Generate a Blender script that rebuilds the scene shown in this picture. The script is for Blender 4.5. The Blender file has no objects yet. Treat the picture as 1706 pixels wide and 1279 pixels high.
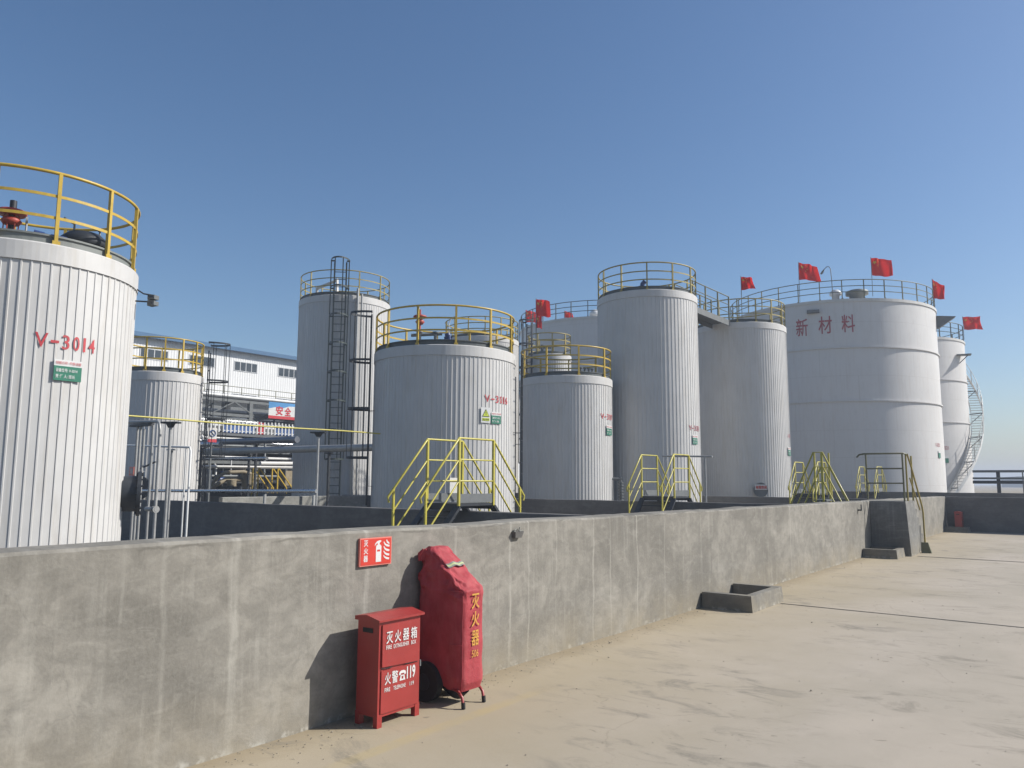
import bpy, math, random
from math import sin, cos, tan, pi, radians, degrees, atan2, hypot, sqrt
from mathutils import Vector, Matrix, noise
random.seed(7)
S = bpy.context.scene
COL = S.collection

# ------------------------------------------------------------------ camera, sky, sun, exposure
F_PX, PITCH, ROLL, YAW, EYE = 1300.0, radians(7.103), radians(0.3), radians(36.686), 1.6
cam_data = bpy.data.cameras.new('camera')
cam = bpy.data.objects.new('camera', cam_data); COL.objects.link(cam)
fw = Vector((-sin(YAW) * cos(PITCH), cos(YAW) * cos(PITCH), sin(PITCH)))
rt = Vector((cos(YAW), sin(YAW), 0)); up = rt.cross(fw)
rt2 = rt * cos(ROLL) + up * sin(ROLL); up2 = -rt * sin(ROLL) + up * cos(ROLL)
cam.matrix_world = Matrix(((rt2.x, up2.x, -fw.x, 0), (rt2.y, up2.y, -fw.y, 0), (rt2.z, up2.z, -fw.z, EYE), (0, 0, 0, 1)))
cam_data.sensor_width = 36.0
cam_data.lens = 36.0 * F_PX / 1706.0
cam_data.clip_start = 0.05; cam_data.clip_end = 6000.0
S.camera = cam

SUN_AZ, SUN_EL = radians(50.0), radians(37.0)      # azimuth from +Y towards +X
w = bpy.data.worlds.new('World'); S.world = w; w.use_nodes = True
nt = w.node_tree; nt.nodes.clear()
sky = nt.nodes.new('ShaderNodeTexSky'); sky.sky_type = 'NISHITA'; sky.sun_disc = False
sky.sun_elevation = SUN_EL; sky.sun_rotation = SUN_AZ
sky.altitude = 0; sky.air_density = 1.0; sky.dust_density = 1.3; sky.ozone_density = 3.6
bg = nt.nodes.new('ShaderNodeBackground'); bg.inputs['Strength'].default_value = 0.095
wo = nt.nodes.new('ShaderNodeOutputWorld')
hs = nt.nodes.new('ShaderNodeHueSaturation'); hs.inputs['Saturation'].default_value = 1.12; nt.links.new(sky.outputs[0], hs.inputs['Color']); nt.links.new(hs.outputs[0], bg.inputs[0]); nt.links.new(bg.outputs[0], wo.inputs[0])
sl = bpy.data.lights.new('sun', 'SUN'); sl.energy = 5.0; sl.angle = radians(0.53); sl.color = (1.0, 0.965, 0.905)
so = bpy.data.objects.new('sun', sl); COL.objects.link(so)
sdir = Vector((sin(SUN_AZ) * cos(SUN_EL), cos(SUN_AZ) * cos(SUN_EL), sin(SUN_EL)))
so.rotation_euler = sdir.to_track_quat('Z', 'Y').to_euler(); so.location = (20, 20, 30)
S.view_settings.view_transform = 'Standard'; S.view_settings.look = 'None'
S.view_settings.exposure = 0.35; S.view_settings.gamma = 1.0; S.view_settings.use_curve_mapping = False
S.render.engine = 'CYCLES'
S.cycles.max_bounces = 6; S.cycles.diffuse_bounces = 3; S.cycles.glossy_bounces = 3

# ------------------------------------------------------------------ materials
def newmat(name):
    m = bpy.data.materials.new(name); m.use_nodes = True
    t = m.node_tree; b = t.nodes['Principled BSDF']
    return m, t, b
def N(t, typ, **kw):
    n = t.nodes.new(typ)
    for k, v in kw.items():
        if k.startswith('i_'): n.inputs[int(k[2:])].default_value = v
        else: setattr(n, k, v)
    return n
def noise_n(t, vec, scale, detail=4, rough=0.55, dist=0.0):
    n = N(t, 'ShaderNodeTexNoise'); n.inputs['Scale'].default_value = scale; n.inputs['Detail'].default_value = detail
    n.inputs['Roughness'].default_value = rough; n.inputs['Distortion'].default_value = dist
    t.links.new(vec, n.inputs['Vector']); return n.outputs['Fac']
def mapv(t, src, scale=(1, 1, 1), loc=(0, 0, 0)):
    n = N(t, 'ShaderNodeMapping'); n.inputs['Scale'].default_value = scale; n.inputs['Location'].default_value = loc
    t.links.new(src, n.inputs['Vector']); return n.outputs[0]
def ramp(t, fac, stops):
    n = N(t, 'ShaderNodeValToRGB'); e = n.color_ramp.elements
    while len(e) < len(stops): e.new(0.5)
    for i, (p, c) in enumerate(stops):
        e[i].position = p; e[i].color = (c, c, c, 1) if isinstance(c, (int, float)) else (*c, 1)
    t.links.new(fac, n.inputs[0]); return n.outputs[0]
def mix(t, fac, a, b, mode='MIX'):
    n = N(t, 'ShaderNodeMix', data_type='RGBA', blend_type=mode)
    for sock, v in ((n.inputs[0], fac), (n.inputs[6], a), (n.inputs[7], b)):
        if isinstance(v, bpy.types.NodeSocket): t.links.new(v, sock)
        elif isinstance(v, (int, float)): sock.default_value = v
        else: sock.default_value = (*v, 1)
    return n.outputs[2]
def mth(t, op, a, b=None, c=None):
    n = N(t, 'ShaderNodeMath', operation=op)
    for i, v in enumerate((a, b, c)):
        if v is None: continue
        if isinstance(v, bpy.types.NodeSocket): t.links.new(v, n.inputs[i])
        else: n.inputs[i].default_value = v
    return n.outputs[0]
def bump(t, b, h, strength=0.3, dist=0.01):
    n = N(t, 'ShaderNodeBump'); n.inputs['Strength'].default_value = strength; n.inputs['Distance'].default_value = dist
    t.links.new(h, n.inputs['Height']); t.links.new(n.outputs[0], b.inputs['Normal'])
def geo_pos(t): return N(t, 'ShaderNodeNewGeometry').outputs['Position']
def sep(t, v):
    n = N(t, 'ShaderNodeSeparateXYZ'); t.links.new(v, n.inputs[0]); return n.outputs

def paint(name, col, rough=0.45, metal=0.0, var=0.12, scale=3.0, dirt=None, dirt_amt=0.0, bmp=0.0, spec=0.5, sheets=0.0, seams=False, chips=None):
    """painted or bare surface with worn, slightly uneven colour"""
    col = tuple(x * 0.705 for x in col)
    m, t, b = newmat(name)
    p = geo_pos(t)
    f = noise_n(t, p, scale, 5, 0.6)
    c0 = tuple(max(0, x * (1 - var)) for x in col); c1 = tuple(min(1, x * (1 + var)) for x in col)
    c = mix(t, ramp(t, f, [(0.3, 0.0), (0.7, 1.0)]), c0, c1)
    if dirt:
        g = noise_n(t, mapv(t, p, (9, 9, 0.9)), 1.0, 5, 0.65)
        c = mix(t, mth(t, 'MULTIPLY', ramp(t, g, [(0.5, 0.0), (0.75, 1.0)]), dirt_amt), c, dirt)
    if chips:
        k1 = mth(t, 'MULTIPLY', ramp(t, noise_n(t, p, 70, 4, 0.7), [(0.64, 0.0), (0.68, 1.0)]), ramp(t, noise_n(t, p, 6, 3), [(0.50, 0.0), (0.62, 1.0)]))
        c = mix(t, mth(t, 'MULTIPLY', k1, 0.8), c, chips)
        k2 = mth(t, 'MULTIPLY', ramp(t, noise_n(t, mapv(t, p, (38, 38, 2.2)), 1.0, 4, 0.6), [(0.62, 0.0), (0.74, 1.0)]), ramp(t, noise_n(t, p, 3.2, 3), [(0.48, 0.0), (0.6, 1.0)]))
        c = mix(t, mth(t, 'MULTIPLY', k2, 0.30), c, tuple(min(1, x * 1.1 + 0.16) for x in col))
    if sheets:
        o_ = N(t, 'ShaderNodeTexCoord').outputs['Object']; q_ = sep(t, o_)
        an = mth(t, 'FLOOR', mth(t, 'MULTIPLY', mth(t, 'ARCTAN2', q_[1], q_[0]), 3.3)); wn = N(t, 'ShaderNodeTexWhiteNoise', noise_dimensions='1D'); t.links.new(an, wn.inputs['W'])
        c = mix(t, mth(t, 'MULTIPLY', wn.outputs['Value'], sheets), c, tuple(x * 0.72 for x in col))
        if seams:
            zz = mth(t, 'DIVIDE', q_[2], 1.48); co = mth(t, 'FLOOR', zz); fz = mth(t, 'ABSOLUTE', mth(t, 'SUBTRACT', mth(t, 'FRACT', zz), 0.5))
            aa = mth(t, 'FRACT', mth(t, 'ADD', mth(t, 'MULTIPLY', mth(t, 'ARCTAN2', q_[1], q_[0]), 1.11), mth(t, 'MULTIPLY', co, 0.37))); fa = mth(t, 'ABSOLUTE', mth(t, 'SUBTRACT', aa, 0.5))
            sm = mth(t, 'MAXIMUM', mth(t, 'GREATER_THAN', fz, 0.490), mth(t, 'GREATER_THAN', fa, 0.4965))
            c = mix(t, mth(t, 'MULTIPLY', sm, 0.22), c, (0.30, 0.27, 0.24))
            rn = mth(t, 'MULTIPLY', ramp(t, noise_n(t, mapv(t, p, (6, 6, 0.25)), 1.0, 5, 0.65), [(0.55, 0.0), (0.72, 1.0)]), 0.3)
            c = mix(t, rn, c, (0.42, 0.36, 0.32))
        g2 = mth(t, 'MULTIPLY', ramp(t, noise_n(t, mapv(t, p, (3, 3, 1.6)), 1.0, 7, 0.7, 0.6), [(0.52, 0.0), (0.72, 1.0)]), 0.35)
        c = mix(t, g2, c, tuple(x * 0.78 for x in col))
    t.links.new(c, b.inputs['Base Color'])
    r = ramp(t, noise_n(t, p, scale * 4, 3), [(0.2, max(0, rough - 0.1)), (0.8, min(1, rough + 0.12))])
    t.links.new(r, b.inputs['Roughness']); b.inputs['Metallic'].default_value = metal
    b.inputs['Specular IOR Level'].default_value = spec
    if bmp: bump(t, b, noise_n(t, p, scale * 6, 4), bmp, 0.01)
    return m

M = {}
M['clad'] = paint('tank_cladding', (0.71, 0.695, 0.67), 0.42, 0.0, 0.05, 1.2, (0.34, 0.29, 0.22), 0.4, sheets=0.22)
M['clad_band'] = paint('tank_band', (0.675, 0.66, 0.635), 0.5, 0.0, 0.06, 2.0, (0.36, 0.32, 0.25), 0.4)
M['plate'] = paint('white_tank_paint', (0.765, 0.745, 0.72), 0.5, 0.0, 0.04, 0.25, (0.46, 0.41, 0.37), 0.4, sheets=0.12, seams=True)
M['roof_dark'] = paint('dark_roof_paint', (0.10, 0.115, 0.115), 0.6, 0, 0.2)
M['roof_grey'] = paint('grey_roof_paint', (0.22, 0.235, 0.22), 0.6, 0, 0.15, 4)
M['yellow'] = paint('yellow_paint', (0.62, 0.42, 0.045), 0.4, 0, 0.12, 6, (0.28, 0.16, 0.06), 0.35, chips=(0.13, 0.06, 0.03))
M['lime'] = paint('pale_yellow_paint', (0.60, 0.52, 0.07), 0.4, 0, 0.12, 6, (0.30, 0.22, 0.06), 0.3, chips=(0.13, 0.07, 0.03))
M['dull'] = paint('faded_olive_paint', (0.17, 0.165, 0.085), 0.5, 0, 0.2, 5)
M['ochre'] = paint('weathered_yellow_paint', (0.40, 0.31, 0.07), 0.5, 0, 0.2, 5)
M['darkrail'] = paint('dark_green_steel', (0.045, 0.06, 0.055), 0.5, 0, 0.2, 5)
M['steel'] = paint('galvanised_steel', (0.44, 0.44, 0.43), 0.45, 0.3, 0.15, 6)
M['greysteel'] = paint('grey_steel_paint', (0.17, 0.18, 0.18), 0.5, 0, 0.15, 5)
M['darksteel'] = paint('dark_steel', (0.035, 0.04, 0.048), 0.5, 0.2, 0.2, 5)
M['alu'] = paint('aluminium_jacket', (0.72, 0.73, 0.75), 0.25, 0.85, 0.1, 2)
M['pipeblue'] = paint('blue_grey_jacket', (0.24, 0.255, 0.29), 0.35, 0.5, 0.12, 2)
M['red'] = paint('red_box_paint', (0.40, 0.045, 0.040), 0.38, 0, 0.10, 5, (0.24, 0.045, 0.04), 0.4, 0.04, chips=(0.10, 0.025, 0.02))
M['signred'] = paint('sign_red', (0.70, 0.055, 0.035), 0.35, 0, 0.03, 5)
M['signborder'] = paint('sign_border', (0.85, 0.25, 0.2), 0.35, 0, 0.03, 5)
M['letterred'] = paint('stencil_red', (0.58, 0.05, 0.06), 0.5, 0, 0.2, 12)
M['letterfade'] = paint('faded_stencil_red', (0.46, 0.10, 0.12), 0.6, 0, 0.3, 6)
M['white'] = paint('white_paint', (0.80, 0.80, 0.78), 0.4, 0, 0.05, 5)
M['offwhite'] = paint('aged_white_paint', (0.72, 0.70, 0.66), 0.5, 0, 0.08, 4)
M['green'] = paint('sign_green', (0.02, 0.20, 0.12), 0.4, 0, 0.08, 6)
M['signyellow'] = paint('sign_yellow', (0.62, 0.72, 0.06), 0.4, 0, 0.05, 6)
M['signolive'] = paint('sign_dark_text', (0.13, 0.15, 0.03), 0.5, 0, 0.05, 6)
M['black'] = paint('black_rubber', (0.015, 0.015, 0.017), 0.7, 0, 0.2, 8)
M['valve'] = paint('red_oxide_valve', (0.45, 0.06, 0.035), 0.5, 0, 0.2, 12)
M['blue'] = paint('blue_pump_paint', (0.025, 0.06, 0.20), 0.4, 0, 0.2, 8)
M['tan'] = paint('tan_insulation', (0.30, 0.245, 0.16), 0.7, 0, 0.3, 3, (0.12, 0.09, 0.05), 0.5)
M['rust'] = paint('rusty_steel', (0.16, 0.08, 0.05), 0.8, 0, 0.3, 14)
M['bldg'] = paint('white_wall_sheet', (0.85, 0.85, 0.84), 0.5, 0, 0.03, 0.4, (0.6, 0.59, 0.56), 0.3)
M['bldgroof'] = paint('blue_roof_sheet', (0.03, 0.13, 0.27), 0.5, 0, 0.1, 0.5)
M['frame'] = paint('window_frame', (0.62, 0.63, 0.64), 0.4, 0, 0.05)
M['backdrop'] = paint('shade_backdrop_paint', (0.05, 0.052, 0.058), 0.7, 0, 0.2, 1)
M['deck'] = paint('deck_grey', (0.14, 0.145, 0.15), 0.7, 0, 0.2, 1)
M['bannerblue'] = paint('banner_blue', (0.08, 0.33, 0.68), 0.5, 0, 0.15, 0.6)
M['bannerred'] = paint('banner_red', (0.62, 0.035, 0.05), 0.5, 0, 0.05)
M['panelblue'] = paint('panel_blue', (0.045, 0.12, 0.34), 0.5, 0, 0.2, 1.5)
M['skyline'] = paint('far_building_grey', (0.30, 0.31, 0.34), 0.8, 0, 0.1, 0.05)
M['star'] = paint('flag_yellow', (0.85, 0.55, 0.03), 0.6, 0, 0.05)
M['yellowtext'] = paint('cover_yellow_print', (0.72, 0.38, 0.06), 0.6, 0, 0.12, 30)
M['reflective'] = paint('reflective_strip', (0.55, 0.62, 0.30), 0.4, 0, 0.1, 20)

m, t, b = newmat('window_glass')
b.inputs['Base Color'].default_value = (0.03, 0.04, 0.05, 1); b.inputs['Roughness'].default_value = 0.08; M['glass'] = m

m, t, b = newmat('flag_cloth')       # thin cloth that lets some light through
p = geo_pos(t); f = noise_n(t, p, 5, 3)
c = mix(t, f, (0.50, 0.012, 0.012), (0.68, 0.03, 0.025))
tr = N(t, 'ShaderNodeBsdfTranslucent'); df = N(t, 'ShaderNodeBsdfDiffuse'); ms = N(t, 'ShaderNodeMixShader'); ms.inputs[0].default_value = 0.35
t.links.new(c, tr.inputs[0]); t.links.new(c, df.inputs[0]); t.links.new(df.outputs[0], ms.inputs[1]); t.links.new(tr.outputs[0], ms.inputs[2])
t.links.new(ms.outputs[0], t.nodes['Material Output'].inputs[0]); M['flag'] = m

m, t, b = newmat('cover_cloth')      # dusty red tarpaulin
p = geo_pos(t)
f = noise_n(t, p, 7, 6, 0.6)
c = mix(t, ramp(t, f, [(0.35, 0.0), (0.7, 1.0)]), (0.27, 0.022, 0.030), (0.38, 0.045, 0.055))
dst = ramp(t, noise_n(t, mapv(t, p, (14, 14, 3)), 1, 5, 0.7), [(0.48, 0.0), (0.75, 1.0)])
c = mix(t, mth(t, 'MULTIPLY', dst, 0.25), c, (0.42, 0.15, 0.13))
t.links.new(c, b.inputs['Base Color']); b.inputs['Roughness'].default_value = 0.75
wv = noise_n(t, p, 260, 2); fo = noise_n(t, p, 22, 4, 0.6, 0.6)
bump(t, b, mth(t, 'ADD', mth(t, 'MULTIPLY', wv, 0.05), fo), 0.45, 0.012); M['cover'] = m

# --- old rendered concrete with lime streaks, blotches and dust splashed up from the ground
def concrete(name, base=(0.30, 0.285, 0.25), dark=(0.20, 0.19, 0.165), lightc=(0.50, 0.48, 0.42), streak=0.8, axis=1, dust=True, marks=(), b_str=0.5):
    base, dark, lightc = (tuple(x * 0.88 for x in q) for q in (base, dark, lightc))
    m, t, b = newmat(name)
    p = geo_pos(t); s = sep(t, p)
    big = noise_n(t, mapv(t, p, (1, 1, 1.3)), 1.1, 8, 0.62, 0.7)
    med = noise_n(t, p, 5.5, 8, 0.65, 0.5)
    fin = noise_n(t, p, 46, 4, 0.7)
    c = mix(t, ramp(t, big, [(0.36, 0.0), (0.62, 1.0)]), dark, base)
    c = mix(t, mth(t, 'MULTIPLY', ramp(t, med, [(0.40, 1.0), (0.56, 0.0)]), 0.55), c, dark)
    c = mix(t, mth(t, 'MULTIPLY', ramp(t, fin, [(0.35, 0.0), (0.75, 1.0)]), 0.22), c, tuple(x * 1.35 for x in base))
    # run-off streaks: narrow in the horizontal, long in the vertical
    st = noise_n(t, mapv(t, p, (13, 13, 0.55)), 1.0, 5, 0.6, 0.25)
    st2 = noise_n(t, mapv(t, p, (33, 33, 1.1), (4, 9, 2)), 1.0, 4, 0.6, 0.2)
    br = ramp(t, noise_n(t, mapv(t, p, (1.2, 1.2, 2.2), (7, 3, 1)), 1.0, 4), [(0.4, 0.15), (0.62, 1.0)])
    k = mth(t, 'MULTIPLY', mth(t, 'ADD', mth(t, 'MULTIPLY', ramp(t, st, [(0.54, 0.0), (0.72, 1.0)]), 0.7), mth(t, 'MULTIPLY', ramp(t, st2, [(0.56, 0.0), (0.74, 1.0)]), 0.45)), mth(t, 'MULTIPLY', br, streak))
    for (y0, wd, amt) in marks:       # strong lime runs at known places along the wall
        wob = mth(t, 'MULTIPLY', mth(t, 'SUBTRACT', noise_n(t, mapv(t, p, (1, 0.2, 1.0), (y0, 0, y0)), 2.6, 4), 0.5), 0.10)
        d = mth(t, 'ABSOLUTE', mth(t, 'SUBTRACT', mth(t, 'ADD', s[axis], wob), y0))
        fade = ramp(t, noise_n(t, mapv(t, p, (30, 30, 2.2), (y0, 1, 0)), 1.0, 5, 0.7), [(0.28, 0.1), (0.6, 1.0)])
        n = N(t, 'ShaderNodeMapRange'); n.inputs[1].default_value = wd; n.inputs[2].default_value = wd * 0.35
        n.inputs[3].default_value = 0; n.inputs[4].default_value = 1; t.links.new(d, n.inputs[0])
        k = mth(t, 'MAXIMUM', k, mth(t, 'MULTIPLY', mth(t, 'MULTIPLY', n.outputs[0], fade), amt))
    c = mix(t, k, c, lightc)
    # fine cracks and a ragged shadow line painted below the wall top
    vc = N(t, 'ShaderNodeTexVoronoi', feature='DISTANCE_TO_EDGE'); vc.inputs['Scale'].default_value = 0.9
    va = N(t, 'ShaderNodeVectorMath', operation='ADD'); nn = N(t, 'ShaderNodeTexNoise'); nn.inputs['Scale'].default_value = 1.3; nn.inputs['Detail'].default_value = 7; t.links.new(p, nn.inputs['Vector'])
    t.links.new(p, va.inputs[0]); t.links.new(nn.outputs['Color'], va.inputs[1]); t.links.new(va.outputs[0], vc.inputs['Vector'])
    ck = mth(t, 'MULTIPLY', ramp(t, vc.outputs['Distance'], [(0.0, 1.0), (0.006, 0.0)]), ramp(t, noise_n(t, p, 0.9, 3), [(0.50, 0.0), (0.58, 1.0)]))
    c = mix(t, mth(t, 'MULTIPLY', ck, 0.18), c, tuple(x * 0.45 for x in dark))
    tw = noise_n(t, mapv(t, p, (1, 2.2, 5.5), (3, 3, 3)), 1.6, 6, 0.65, 1.2)
    c = mix(t, mth(t, 'MULTIPLY', ramp(t, tw, [(0.50, 0.0), (0.64, 1.0)]), 0.30), c, dark)
    c = mix(t, mth(t, 'MULTIPLY', ramp(t, tw, [(0.35, 1.0), (0.46, 0.0)]), 0.20), c, lightc)
    if dust:
        zc = mth(t, 'ADD', s[2], mth(t, 'MULTIPLY', mth(t, 'SUBTRACT', noise_n(t, mapv(t, p, (1, 3, 0.3)), 2.0, 6, 0.7), 0.5), 0.10))
        crumb = mth(t, 'MULTIPLY', ramp(t, zc, [(0.015, 1.0), (0.05, 0.0)]), ramp(t, noise_n(t, p, 9, 5, 0.7), [(0.50, 0.0), (0.6, 1.0)]))
        c = mix(t, mth(t, 'MULTIPLY', crumb, 0.8), c, (0.40, 0.39, 0.35))
        zt = mth(t, 'ABSOLUTE', mth(t, 'SUBTRACT', mth(t, 'ADD', s[2], mth(t, 'MULTIPLY', mth(t, 'SUBTRACT', noise_n(t, mapv(t, p, (1, 1, 0.1), (2, 2, 2)), 3.1, 5, 0.65), 0.5), 0.09)), 1.225))
        lip_shade = mth(t, 'MULTIPLY', ramp(t, zt, [(0.0, 1.0), (0.011, 0.0)]), ramp(t, noise_n(t, p, 1.9, 4), [(0.46, 0.0), (0.54, 1.0)]))
        c = mix(t, mth(t, 'MULTIPLY', lip_shade, 0.55), c, tuple(x * 0.5 for x in dark))
        n = N(t, 'ShaderNodeMapRange'); n.inputs[1].default_value = 0.42; n.inputs[2].default_value = 0.0
        n.inputs[3].default_value = 0; n.inputs[4].default_value = 1; t.links.new(s[2], n.inputs[0])
        dn = mth(t, 'MULTIPLY', n.outputs[0], ramp(t, noise_n(t, p, 3.0, 6, 0.6), [(0.3, 0.15), (0.65, 1.0)]))
        c = mix(t, mth(t, 'MULTIPLY', dn, 0.6), c, (0.265, 0.225, 0.155))
    t.links.new(c, b.inputs['Base Color']); b.inputs['Roughness'].default_value = 0.9; b.inputs['Specular IOR Level'].default_value = 0.25
    h = mth(t, 'ADD', mth(t, 'MULTIPLY', med, 0.8), mth(t, 'MULTIPLY', fin, 0.25))
    bump(t, b, h, b_str, 0.012)
    return m
M['wall'] = concrete('old_wall_concrete', (0.292, 0.273, 0.236), (0.158, 0.148, 0.128), (0.385, 0.367, 0.322), 0.7, 1, True,
    [(1.72, .045, .35), (2.42, .022, .35), (2.86, .042, .65), (3.93, .03, .6), (5.62, .022, .75), (5.9, .015, .7), (6.35, .012, .5), (7.4, .02, .6), (7.05, .018, .75), (8.0, .018, .7), (8.7, .02, .45), (13.5, .03, .5), (0.9, .04, .6), (4.9, .02, .5)])
M['kerb'] = concrete('kerb_concrete', (0.21, 0.205, 0.19), (0.12, 0.118, 0.11), (0.42, 0.41, 0.38), 0.6, 1, True)
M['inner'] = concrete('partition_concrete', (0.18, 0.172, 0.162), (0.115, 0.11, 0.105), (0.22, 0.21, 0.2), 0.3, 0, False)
M['row'] = concrete('pale_concrete', (0.30, 0.295, 0.265), (0.17, 0.165, 0.15), (0.4, 0.39, 0.36), 0.6, 1, False)

# --- yard: dusty concrete slab, sand blown against the wall, scuffs and stains
m, t, b = newmat('dusty_yard')
p = geo_pos(t); s = sep(t, p)
lo = noise_n(t, p, 0.35, 6, 0.6, 0.4); me = noise_n(t, mapv(t, p, (1, 1, 1)), 2.3, 8, 0.65, 0.5); fi = noise_n(t, p, 60, 5, 0.75)
c = mix(t, ramp(t, lo, [(0.35, 0.0), (0.65, 1.0)]), (0.304, 0.270, 0.218), (0.380, 0.331, 0.273))
c = mix(t, mth(t, 'MULTIPLY', ramp(t, me, [(0.3, 1.0), (0.55, 0.0)]), 0.25), c, (0.250, 0.222, 0.174))
dst = mth(t, 'SUBTRACT', s[0], -4.2)
n = N(t, 'ShaderNodeMapRange'); n.inputs[1].default_value = 2.6; n.inputs[2].default_value = 0.0; n.inputs[3].default_value = 0; n.inputs[4].default_value = 1
t.links.new(mth(t, 'ADD', dst, mth(t, 'MULTIPLY', mth(t, 'SUBTRACT', lo, 0.5), 3.0)), n.inputs[0])
c = mix(t, mth(t, 'MULTIPLY', n.outputs[0], 0.62), c, (0.319, 0.257, 0.150))
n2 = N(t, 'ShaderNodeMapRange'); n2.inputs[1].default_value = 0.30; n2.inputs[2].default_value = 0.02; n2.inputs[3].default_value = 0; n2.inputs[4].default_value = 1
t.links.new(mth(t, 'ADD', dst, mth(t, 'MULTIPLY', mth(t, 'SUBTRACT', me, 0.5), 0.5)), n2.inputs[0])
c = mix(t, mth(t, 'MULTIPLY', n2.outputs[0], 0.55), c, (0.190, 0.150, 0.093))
# scuffs
sc = mth(t, 'MULTIPLY', ramp(t, noise_n(t, mapv(t, p, (1.6, 3.2, 1), (3, 1, 0)), 1.0, 9, 0.72, 0.8), [(0.52, 0.0), (0.66, 1.0)]), ramp(t, noise_n(t, p, 0.6, 3), [(0.42, 0.0), (0.58, 1.0)]))
c = mix(t, mth(t, 'MULTIPLY', sc, 0.85), c, (0.167, 0.150, 0.120))
sp = mth(t, 'MULTIPLY', ramp(t, noise_n(t, mapv(t, p, (7, 12, 1), (1, 5, 0)), 1.0, 3, 0.6, 0.5), [(0.66, 0.0), (0.70, 1.0)]), ramp(t, noise_n(t, p, 0.7, 2), [(0.46, 0.0), (0.56, 1.0)]))
c = mix(t, mth(t, 'MULTIPLY', sp, 0.6), c, (0.114, 0.099, 0.077))
c = mix(t, mth(t, 'MULTIPLY', ramp(t, fi, [(0.3, 0.0), (0.8, 1.0)]), 0.16), c, (0.471, 0.429, 0.356))
# worn yellow guide line painted across the yard
ln = mth(t, 'ABSOLUTE', mth(t, 'ADD', s[0], 3.56))
lf = mth(t, 'MULTIPLY', ramp(t, mth(t, 'DIVIDE', ln, 0.1), [(0.35, 1.0), (0.7, 0.0)]), ramp(t, me, [(0.38, 0.1), (0.58, 0.8)]))
lf = mth(t, 'MULTIPLY', lf, ramp(t, mth(t, 'DIVIDE', s[1], 10.0), [(0.28, 0.0), (0.36, 1.0), (0.47, 0.8), (0.56, 0.0)]))
c = mix(t, mth(t, 'MULTIPLY', lf, 0.4), c, (0.426, 0.322, 0.100))
vc = N(t, 'ShaderNodeTexVoronoi', feature='DISTANCE_TO_EDGE'); vc.inputs['Scale'].default_value = 0.42
va = N(t, 'ShaderNodeVectorMath', operation='ADD'); nn = N(t, 'ShaderNodeTexNoise'); nn.inputs['Scale'].default_value = 1.7; nn.inputs['Detail'].default_value = 8; t.links.new(p, nn.inputs['Vector'])
t.links.new(p, va.inputs[0]); t.links.new(nn.outputs['Color'], va.inputs[1]); t.links.new(va.outputs[0], vc.inputs['Vector'])
ck = mth(t, 'MULTIPLY', ramp(t, vc.outputs['Distance'], [(0.0, 1.0), (0.0045, 0.0)]), ramp(t, noise_n(t, p, 0.5, 3), [(0.48, 0.0), (0.6, 1.0)]))
c = mix(t, mth(t, 'MULTIPLY', ck, 0.3), c, (0.089, 0.075, 0.058))
c = mix(t, mth(t, 'MULTIPLY', ramp(t, noise_n(t, p, 130, 3, 0.8), [(0.60, 0.0), (0.70, 1.0)]), 0.35), c, (0.142, 0.124, 0.097))
t.links.new(c, b.inputs['Base Color']); b.inputs['Roughness'].default_value = 0.92; b.inputs['Specular IOR Level'].default_value = 0.2
bump(t, b, mth(t, 'ADD', mth(t, 'MULTIPLY', me, 0.6), mth(t, 'MULTIPLY', fi, 0.15)), 0.35, 0.012); M['ground'] = m
M['joint'] = paint('dark_joint', (0.05, 0.045, 0.04), 0.9, 0, 0.3, 8)

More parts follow.
